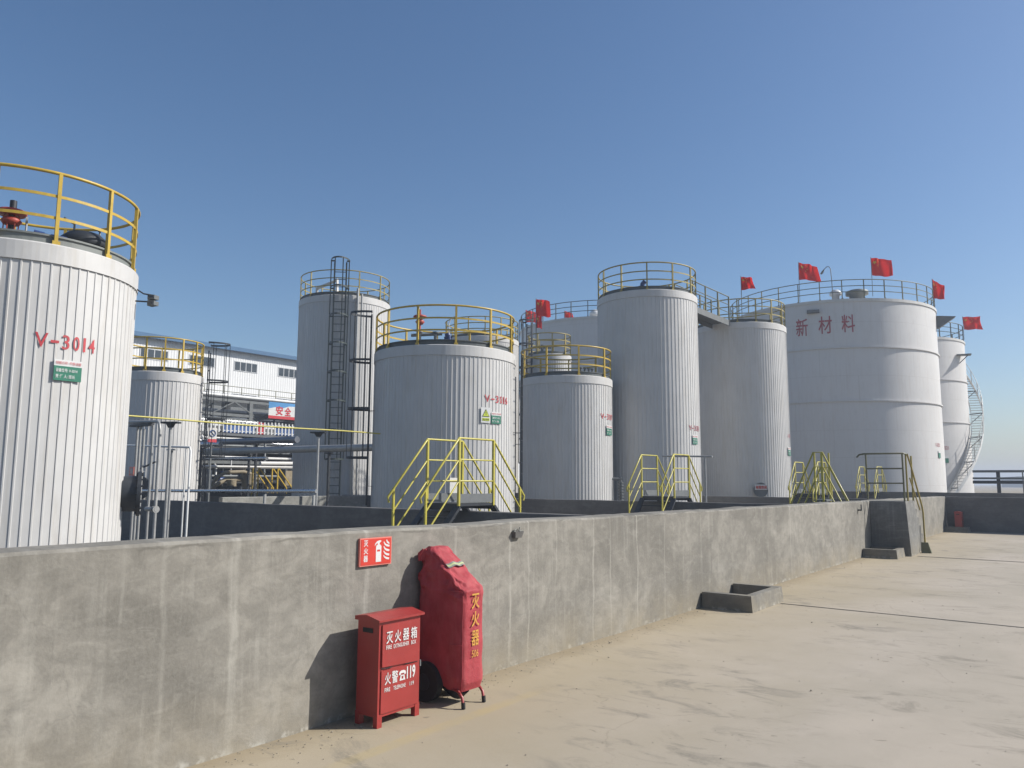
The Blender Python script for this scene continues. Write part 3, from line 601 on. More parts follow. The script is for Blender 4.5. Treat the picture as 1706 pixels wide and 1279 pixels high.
for k, (zb, s_) in enumerate(((1.125, 1.0), (1.093, 1.0), (1.062, .95), (1.034, .85))):
    mb.prism([(fy - .004, zb + .032 * s_), (fy + .008, zb + .012), (fy + .028, zb + .001), (fy + .054, zb - .003), (fy + .056, zb + .010), (fy + .046, zb + .012), (fy + .022, zb + .018), (fy + .008, zb + .028 * s_), (fy + .002, zb + .038 * s_)], O, UY, UZ, .0015)
mb.prism([(fy + .022, 1.170), (fy + .030, 1.152), (fy + .044, 1.144), (fy + .056, 1.142), (fy + .050, 1.156), (fy + .036, 1.162), (fy + .030, 1.176)], O, UY, UZ, .0015)
mb.build('flame_symbol', 'white', r, o)

# ------------------------------------------------------------------ tanks
def Pc(phi, rr, z): a = radians(phi); return (rr * sin(a), -rr * cos(a), z)
def arc(rr, z, f0, f1, n=40): return [Pc(f0 + (f1 - f0) * i / n, rr, z) for i in range(n + 1)]
def railing(root, R, zb, h, posts, phi0, mat, pr=0.022, skip=None, ring_from=0, ring_to=360, flat=True, n=72, base=0.12):
    mb = MB()
    full = ring_to - ring_from >= 359.9
    a0 = radians(ring_from - 90); a1 = radians(ring_to - 90)
    pts = [Pc(ring_from + (ring_to - ring_from) * i / n, R, zb + h) for i in range(n if full else n + 1)]
    mb.tube(pts, pr, 7, closed=full); rl = mb.build('guardrail', mat, root)
    for zz in (0.67 * h, 0.36 * h):
        mb = MB(); mb.ring(R, zb + zz, 0.010, pr * 1.7, n, (0, 0), a0, a1); mb.build('mid_rail', mat, rl)
    for i in range(posts):
        ph = phi0 + (ring_to - ring_from) / (posts if full else posts - 1) * i
        if skip and any(a <= (ph + 180) % 360 - 180 <= b_ for a, b_ in skip): continue
        mb = MB(); mb.bar(Pc(ph, R, zb - base), Pc(ph, R, zb + h - pr * 0.3), pr * 1.9, pr * 1.9, Pc(ph, 1, 0)); mb.bar(Pc(ph, R + pr * 1.2, zb - base - .02), Pc(ph, R + pr * 1.2, zb + .03), .10, .012, Pc(ph, 1, 0)); mb.build('post', mat, rl)
    return rl
def tank(name, label, X, Y, R, ac_deg, top, posts=12, phi0=0.0, rail='yellow', ribs=True, rails=True, pr=0.022, drum='roof_dark', rh=1.0, band=0.25, bands=(), pitch=0.118, cat='tank', ladderskip=None):
    root = thing(name, label, cat, (X, Y, 0), -radians(ac_deg))
    mb = MB()
    if ribs:
        n = int(round(2 * pi * R / pitch)); prof = []
        for i in range(n):
            for q, dr in ((0.0, 0.0), (0.72, 0.0), (0.78, 0.011), (0.93, 0.011), (0.985, 0.0)):
                a = 2 * pi * (i + q) / n; prof.append((a, R + dr))
        k = len(prof); jit = [0.0015 * noise.noise(Vector((i * .37, X, Y))) for i in range(k)]
        vs = [((rr + jit[i]) * cos(a), (rr + jit[i]) * sin(a), z) for z in (0, top * 0.5, top - band) for i, (a, rr) in enumerate(prof)]
        fs = [(l * k + i, l * k + (i + 1) % k, (l + 1) * k + (i + 1) % k, (l + 1) * k + i) for l in (0, 1) for i in range(k)]
        mb._add(vs, fs)
        sh = mb.build('shell', 'clad', root)
        mb = MB(); mb.lathe([(R - 0.01, top - band - .02), (R + .026, top - band - .02), (R + .024, top - .02), (R + .006, top), (R - 0.10, top + .005)], 96, smooth=False); mb.build('top_band', 'clad_band', root)
        mb = MB(); mb.lathe([(R - .075, top + .004), (R - .075, top + .11), (R - .05, top + .115), (R - .05, top + .14), (R - .16, top + .145)], 72, smooth=False); mb.build('roof_rim', 'roof_grey' if drum == 'roof_grey' else drum, root)
        mb = MB(); mb.lathe([(R - .155, top + .143), (R * .5, top + .145 + R * .06), (0.001, top + .145 + R * .10)], 48); mb.build('roof', 'roof_grey', root)
    else:
        lv = [0] + [z for z in bands] + [top]
        mb = MB()
        prof = []; nz = 60
        for i in range(nz + 1): z = top * i / nz; prof.append((R, z))
        mb.lathe(prof, 128); sh = mb.build('shell', 'plate', root)
        for z in bands:
            mb = MB(); mb.lathe([(R - .01, z - .07), (R + .07, z - .07), (R + .07, z), (R - .01, z + .012)], 128, smooth=False); mb.build('stiffening_ring', 'plate', root)
        mb = MB(); mb.lathe([(R + .002, top - .16), (R + .05, top - .16), (R + .05, top), (R - .05, top + .02)], 96, smooth=False); mb.build('top_angle', 'offwhite', root)
        mb = MB(); mb.lathe([(R - .052, top + .018), (R * .75, top + R * .055), (R * .4, top + R * .10), (0.001, top + R * .125)], 64); mb.build('roof', 'offwhite', root)
    if rails: railing(root, R - 0.03, top + .02, rh, posts, phi0, rail, pr, ladderskip)
    return root, sh
def ladder(root, phi, R, z0, z1, mat='darksteel', w_=0.42, cage=None, gap=0.16, hoops=1.15, name='ladder', bars=5, dep=0.62, pr=0.02, rung=0.3):
    a = radians(phi); u = Vector((sin(a), -cos(a), 0)); tt = Vector((cos(a), sin(a), 0)); c = u * (R + gap)
    mb = MB()
    for s_ in (-1, 1): mb.bar(c + tt * s_ * w_ / 2 + Vector((0, 0, z0)), c + tt * s_ * w_ / 2 + Vector((0, 0, z1)), pr * 2.2, pr * 1.4, u)
    z = z0 + 0.2
    while z < z1 - 0.1: mb.tube([c - tt * w_ / 2 + Vector((0, 0, z)), c + tt * w_ / 2 + Vector((0, 0, z))], pr * 0.62, 6); z += rung
    z = z0 + 0.5
    while z < z1 - 1.0:
        for s_ in (-1, 1): mb.bar(c + tt * s_ * w_ / 2 + Vector((0, 0, z)), c + tt * s_ * w_ / 2 - u * (gap + .01) + Vector((0, 0, z)), .04, .01)
        z += 2.0
    ld = mb.build(name, mat, root)
    if cage:
        mb = MB(); zc0, zc1 = cage; n = max(2, int((zc1 - zc0) / hoops) + 1)
        def hoop(f): b_ = pi * f; return c - tt * cos(b_) * (w_ / 2 + .13) * 1.0 + u * sin(b_) * dep
        for i in range(n):
            z = zc0 + (zc1 - zc0) * i / (n - 1); pts = [c - tt * w_ / 2 + Vector((0, 0, z))] + [hoop(f / 12) + Vector((0, 0, z)) for f in range(13)] + [c + tt * w_ / 2 + Vector((0, 0, z))]
            for q in range(len(pts) - 1): mb.bar(pts[q], pts[q + 1], pr * .6, pr * 2.4)
        for i in range(bars):
            p = hoop(0.08 + 0.84 * i / (bars - 1)); mb.bar(p + Vector((0, 0, zc0)), p + Vector((0, 0, zc1)), pr * 1.6, pr * .7, u)
        mb.build('safety_cage', mat, ld)
    return ld
def tank_text(sh, txt, R, f0, f1, z0, z1, mat='letterred', name='tank_number', bold=.008, slope=0.0, gap=.0, parts=None):
    rr = R + .0165; mb = MB()
    for (tx, q0, q1) in (parts or [(txt, 0, 1)]):
        a0 = f0 + (f1 - f0) * q0; a1 = f0 + (f1 - f0) * q1
        letters(mb, tx, a0, z0, a1 - a0, z1 - z0 if tx != '-' else 0.001, lambda f, z: Pc(f, rr, z), bold) if tx != '-' else mb._add([Pc(a0, rr, (z0 + z1) / 2 - .025), Pc(a1, rr, (z0 + z1) / 2 - .025), Pc(a1, rr, (z0 + z1) / 2 + .012), Pc(a0, rr, (z0 + z1) / 2 + .012)], [(0, 1, 2, 3)])
    return mb.build(name, mat, sh)
def number(sh, R, digits, f0, f1, z0, z1, mat='letterred'):
    k = [('V', 0, .20), ('-', .24, .37), (digits[0], .42, .54), (digits[1], .60, .71), (digits[2], .775, .82), (digits[3], .88, 1.0)]
    return tank_text(sh, '', R, f0, f1, z0, z1, mat, parts=k)
def plate_on(sh, R, f0, f1, z0, z1, digits='', detail=True):
    """small green and white data plate fixed to the cladding"""
    fm = (f0 + f1) / 2; a = radians(fm); u = Vector((sin(a), -cos(a), 0)); tt = Vector((cos(a), sin(a), 0)); c = u * (R + .03); W = radians(f1 - f0) * R / 2
    def B(x0, x1, y0, y1, d0, d1):
        mb = MB(); q = [(x0, y0), (x1, y0), (x1, y1), (x0, y1)]
        mb.prism(q, c + u * d0, tt, (0, 0, 1), -(d1 - d0)); return mb
    zz = z0 + (z1 - z0) * .70
    s_ = B(-W, W, z0, zz, 0, .008).build('data_plate', 'green', sh); B(-W, W, zz, z1, 0, .008).build('plate_header', 'white', s_)
    if detail:
        pl = lambda x, y: tuple(c + u * .0095 + tt * x + Vector((0, 0, y))); H_ = zz - z0
        mb = MB(); letters(mb, '储罐名称: 甲醇储罐', -W * .92, zz + (z1 - zz) * .25, W * 1.84, (z1 - zz) * .5, pl, 0.0); mb.build('header_lettering', 'letterred', s_)
        mb = MB(); letters(mb, '设备位号: V-' + digits, -W * .88, z0 + H_ * .58, W * 1.55, H_ * .26, pl, .01); mb.build('plate_lettering', 'white', s_); mb = MB(); letters(mb, '责 任 人: 班长', -W * .88, z0 + H_ * .16, W * 1.4, H_ * .26, pl, .01); mb.build('plate_lettering', 'white', s_)
    return s_
def manway(root, phi, R, z, rr=0.33, out=0.28, mat='darksteel', label=None):
    a = radians(phi); u = Vector((sin(a), -cos(a), 0)); c = u * R + Vector((0, 0, z))
    mb = MB(); mb.tube([c - u * .05, c + u * out], rr * .8, 28); mb.tube([c + u * out, c + u * (out + .05)], rr, 28)
    tt = Vector((cos(a), sin(a), 0))
    for i in range(16):
        b_ = 2 * pi * i / 16; q = c + tt * cos(b_) * rr * .9 + Vector((0, 0, sin(b_) * rr * .9)); mb.tube([q + u * (out - .02), q + u * (out + .075)], .016, 6)
    return mb.build('manway', mat, root)

# V-3014, nearest tank at left
root, sh = tank('storage_tank', 'nearest ribbed tank at the left edge, lettered V-3014 in red', -12.703, 4.856, 1.455, -69.08, 4.80, 12, 11.0, 'yellow', pr=.024, drum='roof_grey')
number(sh, 1.455, '3014', 4.5, 35.5, 3.36, 3.56)
plate_on(sh, 1.455, 14.0, 28.3, 2.93, 3.215, '3014')
manway(root, 82, 1.455, 1.38, .34, .20)
mb = MB(); mb.tube([Pc(-17, 0.9, 4.9), Pc(-17, 0.9, 5.49)], .045, 12); mb.build('vent_pipe', 'darksteel', root)
mb = MB(); c_ = Pc(-17, .93, 0)
mb.lathe([(.001, 5.27), (.17, 5.27), (.19, 5.30), (.17, 5.335), (.06, 5.36), (.001, 5.36)], 24, c_); mb.lathe([(.001, 5.13), (.10, 5.135), (.135, 5.18), (.10, 5.23), (.001, 5.235)], 24, c_)
for i in range(6): b_ = i * pi / 3; mb.tube([(c_[0] + .09 * cos(b_), c_[1] + .09 * sin(b_), 4.9), (c_[0] + .09 * cos(b_), c_[1] + .09 * sin(b_), 5.29)], .009, 6)
mb.build('breather_valve', 'valve', root)
mb = MB()
for ph, rr, z in ((4, .95, 5.02), (9, .95, 5.0), (16, 1.0, 4.99), (22, 1.05, 4.98)):
    p_ = Pc(ph, rr, z); mb.tube([(p_[0], p_[1], z - .12), (p_[0], p_[1], z + .06)], .02, 8); mb.tube([(p_[0] - .06, p_[1], z + .05), (p_[0] + .07, p_[1], z + .03)], .03, 8)
mb.build('level_gauge', 'blue', root)
p_ = Pc(-5, 1.0, 0); mb = MB(); mb.tube([(p_[0], p_[1], 4.95), (p_[0], p_[1], 5.24)], .016, 6); mb.disc((p_[0], p_[1], 5.2), (1, 0, 0), .05, .03, 12); mb.build('pressure_gauge', 'steel', root)
p_ = Pc(41, .98, 0); mb = MB(); mb.lathe([(.31, 5.0), (.335, 5.04), (.31, 5.11), (.22, 5.19), (.10, 5.225), (.001, 5.23)], 28, p_); mb.lathe([(.24, 4.85), (.24, 5.04)], 24, p_); mw = mb.build('roof_manhole', 'darksteel', root)
mb = MB(); mb.tube([(p_[0] - .14, p_[1] - .1, 5.18), (p_[0] - .14, p_[1] - .1, 5.30), (p_[0] - .28, p_[1] - .1, 5.37)], .018, 6); mb.build('manhole_handle', 'greysteel', mw)
mb = MB(); mb.tube([(p_[0] + .2, p_[1], 5.1), (p_[0] + .2, p_[1], 5.27), (p_[0] + .08, p_[1], 5.34)], .016, 6); mb.build('manhole_handle', 'greysteel', mw)

# small tank behind it
root, sh = tank('storage_tank', 'short ribbed tank behind the nearest one, in front of the white factory building', -23.01, 12.74, 1.19, -61.02, 4.78, 14, 2, 'yellow', drum='roof_dark')
ladder(root, 80, 1.19, .3, 5.6, 'darksteel', .42, (2.3, 5.85), .16, 1.15, dep=.6, pr=.022)
manway(root, -18, 1.19, 1.36, .34, .2)

# V-3016
root, sh = tank('storage_tank', 'squat ribbed tank lettered V-3016 behind the first yellow stile', -14.22, 16.0, 1.92, -41.63, 5.02, 12, 7.8, 'yellow', drum='roof_dark', pr=.026)
number(sh, 1.92, '3016', 31.5, 58.0, 3.60, 3.79)
plate_on(sh, 1.92, 37.6, 48.2, 3.06, 3.36, '3016')
# warning plate
a = radians(32.4); u = Vector((sin(a), -cos(a), 0)); tt = Vector((cos(a), sin(a), 0)); c = u * 1.95
def WB(q, d0, d1, nm, mt, par): mb = MB(); mb.prism(q, c + u * d0, tt, (0, 0, 1), -(d1 - d0)); return mb.build(nm, mt, par)
wp = WB([(-.145, 3.07), (.145, 3.07), (.145, 3.46), (-.145, 3.46)], 0, .008, 'warning_plate', 'white', sh)
WB([(-.115, 3.225), (.115, 3.225), (0, 3.42)], .0085, .010, 'warning_triangle', 'signolive', wp)
WB([(-.09, 3.24), (.09, 3.24), (0, 3.39)], .0105, .012, 'warning_triangle', 'signyellow', wp)
mb = MB(); letters(mb, '!', -.012, 3.265, .024, .085, lambda x, y: tuple(c + u * .0135 + tt * x + Vector((0, 0, y))), .03); mb.build('warning_symbol', 'signolive', wp)
WB([(-.11, 3.12), (.11, 3.12), (.11, 3.19), (-.11, 3.19)], .0085, .010, 'warning_label', 'signyellow', wp)
mb = MB(); letters(mb, '当心中毒', -.09, 3.13, .18, .05, lambda x, y: tuple(c + u * .0115 + tt * x + Vector((0, 0, y))), .02); mb.build('warning_lettering', 'signolive', wp)
ladder(root, -82, 1.92, .95, 6.05, 'darksteel', .42, (2.2, 6.1), .12, 1.05, dep=.56, pr=.024)
ladder(root, 80, 1.92, .4, 5.0, 'darksteel', .42, None, .20)
c_ = (-.72, .0, 0); mb = MB(); mb.lathe([(.001, 6.08), (.18, 6.09), (.19, 6.12), (.16, 6.15), (.001, 6.16)], 24, c_); mb.lathe([(.001, 5.90), (.08, 5.90), (.13, 5.97), (.08, 6.04), (.001, 6.05)], 24, c_); mb.tube([(-.72, 0, 5.2), (-.72, 0, 6.32)], .03, 8)
mb.build('breather_valve', 'valve', root)
mb = MB()
for x in (-.72, -.28): mb.tube([(x, -.15, 5.15), (x, -.15, 5.62)], .05, 10); mb.tube([(x, -.15, 5.64), (x, -.15, 5.67)], .09, 14)
mb.tube([(-.95, -.15, 5.56), (-.1, -.15, 5.62)], .045, 10); mb.build('roof_pipe', 'greysteel', root)
mb = MB(); mb.tube([(.10, -.5, 5.15), (.08, -.5, 5.5)], [.10, .07], 12); mb.tube([(-.04, -.5, 5.42), (.16, -.5, 5.46)], .055, 12); mb.tube([(.06, -.5, 5.5), (.04, -.5, 5.56)], .08, 12); mb.build('pump', 'blue', root)
mb = MB(); mb.tube([(.30, -.4, 5.32), (.85, -.7, 5.12)], .03, 8); mb.tube([(.08, -.35, 5.3), (.08, -.35, 5.85), (.12, -.35, 5.98), (.24, -.35, 6.08)], .016, 6); mb.build('vent_pipe', 'white', root)

# tall tank at centre left
root, sh = tank('storage_tank', 'tall tank left of centre with a caged ladder up its front', -24.92, 21.64, 1.86, -49.03, 8.94, 11, 17, 'ochre', drum='roof_dark', ladderskip=[(-16, 4)])
ladder(root, -6, 1.86, .3, 10.2, 'darkrail', .46, (2.4, 10.25), .22, 1.1, dep=.62, pr=.026, bars=4)
mb = MB(); mb.tube([Pc(14, 2.0, 1.0), Pc(14, 2.0, 9.2)], .05, 8); mb.tube([Pc(19, 2.0, 1.0), Pc(19, 2.0, 9.0)], .04, 8); mb.build('down_pipe', 'steel', root)
mb = MB(); mb.tube([Pc(-75, 1.2, 9.1), Pc(-75, 1.2, 9.5), Pc(-20, 1.0, 9.75), Pc(-20, 1.0, 9.1)], .07, 8); mb.build('roof_pipe', 'offwhite', root)

# behind V-3016
root, sh = tank('storage_tank', 'ribbed tank whose railed top shows just behind tank V-3016', -26.41, 32.66, 2.01, -38.96, 9.12, 14, 5, 'ochre', drum='roof_dark', pr=.028)
mb = MB(); mb.lathe([(.45, 9.3), (.45, 9.42), (.3, 9.5), (.001, 9.52)], 20, (.1, -.7, 0)); mb.tube([(-.3, -.9, 9.4), (.2, -.9, 9.6)], .08, 8); mb.build('roof_manhole', 'roof_dark', root)
# T4
root, sh = tank('storage_tank', 'short ribbed tank right of V-3016, in front of the tall centre-right tank', -15.16, 23.6, 1.65, -32.71, 5.21, 9, -24, 'yellow', drum='roof_dark', pr=.028, pitch=.118)
number(sh, 1.65, '3017', 46, 78, 3.74, 3.94); plate_on(sh, 1.65, 56, 71, 3.2, 3.54, '3017')
ladder(root, -82, 1.65, .4, 5.3, 'darksteel', .42, None, .18, pr=.024)
mb = MB()
for ph in (25, 32, 40, 48): p_ = Pc(ph, 1.25, 0); mb.tube([(p_[0], p_[1], 5.2), (p_[0], p_[1], 5.52)], .035, 8); mb.tube([(p_[0], p_[1], 5.50), (p_[0], p_[1], 5.53)], .07, 10)
mb.build('roof_nozzle', 'greysteel', root)
mb = MB()
for i in range(7): mb.tube([(1.9 + .0 * i, -.35, .95 + i * .1), (1.9, -.35, 1.0 + i * .1)], .10, 10)
mb.tube([(1.9, -.35, 0), (1.9, -.35, 1.75)], .05, 8); mb.tube([(1.5, -.35, 1.7), (1.95, -.35, 1.7)], .045, 8); mb.build('valve_stack', 'greysteel', root)
# T5
root, sh = tank('storage_tank', 'tall ribbed tank right of centre with a railed top and bridge to its neighbour', -13.59, 27.0, 1.90, -26.71, 8.60, 12, .7, 'ochre', drum='roof_dark', pr=.026, pitch=.145)
number(sh, 1.90, '3018', 49, 72, 3.46, 3.66, 'letterfade'); plate_on(sh, 1.90, 54, 65, 2.97, 3.3, '3018')
mb = MB(); mb.tube([(-.15, -.9, 8.85), (-.15, -.9, 9.05), (-.05, -.9, 9.15)], .09, 10); mb.tube([(-.45, -.9, 8.88), (-.15, -.9, 8.98)], .045, 8); mb.build('pump', 'blue', root)
# T6
root, sh = tank('storage_tank', 'ribbed tank between the tall ribbed one and the big plain tank', -12.55, 34.0, 2.02, -20.26, 8.42, 16, -1, 'ochre', drum='roof_dark', pr=.024)
number(sh, 2.02, '3019', 68, 80, 3.5, 3.68, 'letterfade'); plate_on(sh, 2.02, 66, 77, 2.75, 3.1, '3019')
manway(root, 18, 2.02, 1.30, .30, .16, 'greysteel')
a = radians(18); u = Vector((sin(a), -cos(a), 0)); tt = Vector((cos(a), sin(a), 0)); c = u * 2.27
mb = MB(); mb.prism([(-.26, 1.3), (.26, 1.3), (.26, 1.52), (-.26, 1.52)], c, tt, (0, 0, 1), -.01); pl_ = mb.build('sign_plate', 'white', root)
mb = MB(); letters(mb, '有限空间', -.23, 1.33, .46, .15, lambda x, y: tuple(c + u * .012 + tt * x + Vector((0, 0, y))), .03); mb.build('sign_lettering', 'signred', pl_)
# small-diameter tank with ladder behind T4
root, sh = tank('storage_tank', 'narrow ribbed tank seen through the railing of the short tank, ladder at its left', -22.33, 33.18, 1.13, -33.94, 8.0, 9, 8, 'ochre', drum='roof_grey', pr=.028, rh=1.05)
ladder(root, -50, 1.13, .5, 9.6, 'darksteel', .42, (2.5, 9.7), .18, 1.1, dep=.6, pr=.028, bars=4)
mb = MB(); mb.tube([(-.6, -.5, 8.1), (-.6, -.5, 8.75)], .05, 8); mb.tube([(-.35, -.5, 8.1), (-.35, -.5, 8.55)], .07, 10); mb.tube([(-.6, -.5, 8.4), (.1, -.5, 8.4)], .05, 8); mb.build('roof_pipe', 'greysteel', root)
# big plain tanks
root, sh = tank('storage_tank', 'biggest plain white tank, with three large red characters and flags on its rim', -12.71, 50.0, 5.87, -14.26, 11.65, 32, 7.4, 'dull', ribs=False, pr=.024, bands=(6.05, 8.98), rh=1.05)
for ch, f0, f1, z0, z1 in (('新', -16.9, -10.6, 9.72, 10.72), ('材', -5.2, 1.6, 9.76, 10.74), ('料', 6.4, 13.0, 9.78, 10.76)): tank_text(sh, ch, 5.87, f0, f1, z0, z1, 'letterfade', 'large_character', .01)
plate_on(sh, 5.87, 64.3, 67.3, 3.0, 3.4, '', False); tank_text(sh, 'V-3020', 5.87, 61.5, 67.5, 3.62, 3.82, 'letterfade')
mb = MB(); mb.lathe([(.22, 11.9), (.22, 12.55), (.34, 12.6), (.34, 12.75), (.2, 12.9), (.001, 12.95)], 20, (.45, -2.6, 0)); mb.build('roof_vent', 'white', root)
mb = MB(); mb.lathe([(.42, 11.9), (.42, 12.45), (.62, 12.5), (.62, 12.7), (.4, 12.78), (.001, 12.8)], 24, (1.6, -2.7, 0)); mb.build('roof_vent', 'roof_grey', root)
mb = MB(); mb.box(-.32, .32, -.18, .06, -.05, 0.12); q_ = Pc(-7.5, 5.92, 11.0); mb2 = MB(); mb2._add([(x + q_[0], y + q_[1], z + q_[2]) for x, y, z in mb.v], mb.f); mb2.build('foam_chamber', 'greysteel', root)
q_ = Pc(84, 5.95, 11.15); mb = MB(); mb.hexa([(q_[0] - .1, q_[1] - .3, 10.6), (q_[0] + .05, q_[1] - .3, 10.6), (q_[0] + .05, q_[1] + .3, 10.6), (q_[0] - .1, q_[1] + .3, 10.6)], [(q_[0] - .1, q_[1] - .3, 11.3), (q_[0] + .9, q_[1] - .3, 11.2), (q_[0] + .9, q_[1] + .3, 11.2), (q_[0] - .1, q_[1] + .3, 11.3)]); mb.build('roof_platform', 'greysteel', root)

root, sh = tank('storage_tank', 'large plain tank behind the tall ribbed one, only its railed top left of it showing', -28.09, 48.45, 5.83, -30.10, 12.3, 32, 3, 'darkrail', ribs=False, pr=.026, bands=(6.4, 9.4), rh=1.05)
mb = MB(); mb.lathe([(.2, 12.6), (.2, 13.0), (.4, 13.05), (.38, 13.3), (.2, 13.5), (.001, 13.55)], 20, (-.4, -2.2, 0)); mb.build('roof_vent', 'white', root)

FX, FY, FR, FA = -11.9, 63.9, 4.9, -10.55
root, sh = tank('storage_tank', 'far plain white tank at the right with a spiral stair winding round it', FX, FY, FR, FA, 11.75, 28, 2, 'darkrail', ribs=False, pr=.028, bands=(5.85, 8.8), rh=1.1)
tank_text(sh, 'V-3021', FR, 33, 42, 3.9, 4.15, 'letterfade'); plate_on(sh, FR, 36, 41, 3.0, 3.45, '', False)
mb = MB(); q_ = Pc(62, FR + .02, 0); mb.box(q_[0] - .15, q_[0] + .75, q_[1] - .35, q_[1] + .35, 10.55, 10.62); mb.bar((q_[0], q_[1], 10.0), (q_[0] + .55, q_[1], 10.55), .06); mb.build('foam_chamber', 'greysteel', root)
stair = MB(); rails_ = MB(); ns = 58; f_a, f_b = 30, 135
pi_in, pi_out, top_r, mid_r = [], [], [], []
for i in range(ns + 1):
    f = f_a + (f_b - f_a) * i / ns; z = 0.15 + 11.4 * i / ns
    pi_in.append(Pc(f, FR + .12, z)); pi_out.append(Pc(f, FR + .86, z)); top_r.append(Pc(f, FR + .86, z + 1.0)); mid_r.append(Pc(f, FR + .86, z + .55))
    f2 = f + (f_b - f_a) / ns * .9
    stair.hexa([Pc(f, FR + .12, z), Pc(f, FR + .86, z), Pc(f2, FR + .86, z), Pc(f2, FR + .12, z)], [Pc(f, FR + .12, z + .03), Pc(f, FR + .86, z + .03), Pc(f2, FR + .86, z + .03), Pc(f2, FR + .12, z + .03)])
st_ = stair.build('spiral_stair', 'offwhite', root)
for pts in (pi_in, pi_out):
    mb = MB()
    for i in range(ns): mb.bar(pts[i], pts[i + 1], .02, .22)
    mb.build('stringer', 'white', st_)
mb = MB(); mb.tube(top_r, .020, 6); mb.tube(mid_r, .014, 6)
for i in range(0, ns + 1, 5): mb.tube([pi_out[i], top_r[i]], .026, 6)
mb.build('handrail', 'steel', st_)
for i in range(6, ns, 9): mb = MB(); mb.bar(Pc(f_a + (f_b - f_a) * i / ns, FR, .15 + 11.4 * i / ns - .1), pi_out[i], .06); mb.bar(Pc(f_a + (f_b - f_a) * i / ns, FR, .15 + 11.4 * i / ns - .8), pi_out[i], .05); mb.build('support_bracket', 'greysteel', st_)

# twin floodlights by V-3014
o = (-11.84, 6.07, 4.4); r = thing('floodlight_bracket', 'pair of small floodlights on arms off the right side of the nearest tank', 'floodlight', o)
for z, pts in ((4.45, [(-11.95, 5.98, 4.62), (-11.86, 6.05, 4.56), (-11.80, 6.15, 4.49), (-11.74, 6.26, 4.48)]), (4.355, [(-11.95, 5.98, 4.37), (-11.73, 6.27, 4.37)])):
    mb = MB(); mb.tube(pts, .013, 6); mb.build('arm', 'darksteel', r, o)
    mb = MB(); mb.hexa([(-11.77, 6.20, z - .05), (-11.68, 6.26, z - .035), (-11.72, 6.36, z - .035), (-11.81, 6.30, z - .05)], [(-11.77, 6.20, z + .04), (-11.68, 6.26, z + .03), (-11.72, 6.36, z + .03), (-11.81, 6.30, z + .04)]); hd = mb.build('lamp_head', 'greysteel', r, o)
    mb = MB(); mb.hexa([(-11.765, 6.195, z - .035), (-11.69, 6.245, z - .025), (-11.692, 6.249, z - .025), (-11.767, 6.199, z - .035)], [(-11.765, 6.195, z + .025), (-11.69, 6.245, z + .02), (-11.692, 6.249, z + .02), (-11.767, 6.199, z + .025)]); mb.build('lens', 'glass', hd, o)

# ------------------------------------------------------------------ bridge between the two ribbed tanks
A = Vector((-12.95, 28.95, 8.62)); B = Vector((-12.55, 31.9, 8.45)); d = (B - A).normalized(); sd = d.cross(Vector((0, 0, 1))).normalized(); o = tuple(A)
r = thing('walkway_bridge', 'short steel footbridge with railings joining the tops of two ribbed tanks', 'bridge', o)
mb = MB(); mb.bar(A, B, .8, .06); mb.build('deck', 'greysteel', r, o)
for s_ in (-1, 1):
    mb = MB(); mb.bar(A + sd * s_ * .42 - Vector((0, 0, .1)), B + sd * s_ * .42 - Vector((0, 0, .1)), .05, .24); mb.build('side_beam', 'greysteel', r, o)
    mb = MB()
    for z in (1.05, .7, .36): mb.tube([A + sd * s_ * .42 + Vector((0, 0, z)), B + sd * s_ * .42 + Vector((0, 0, z))], .022 if z > 1 else .016, 6)
    for q in (0.02, .35, .68, .99): mb.bar(A.lerp(B, q) + sd * s_ * .42, A.lerp(B, q) + sd * s_ * .42 + Vector((0, 0, 1.06)), .05)
    mb.build('guardrail', 'dull', r, o)

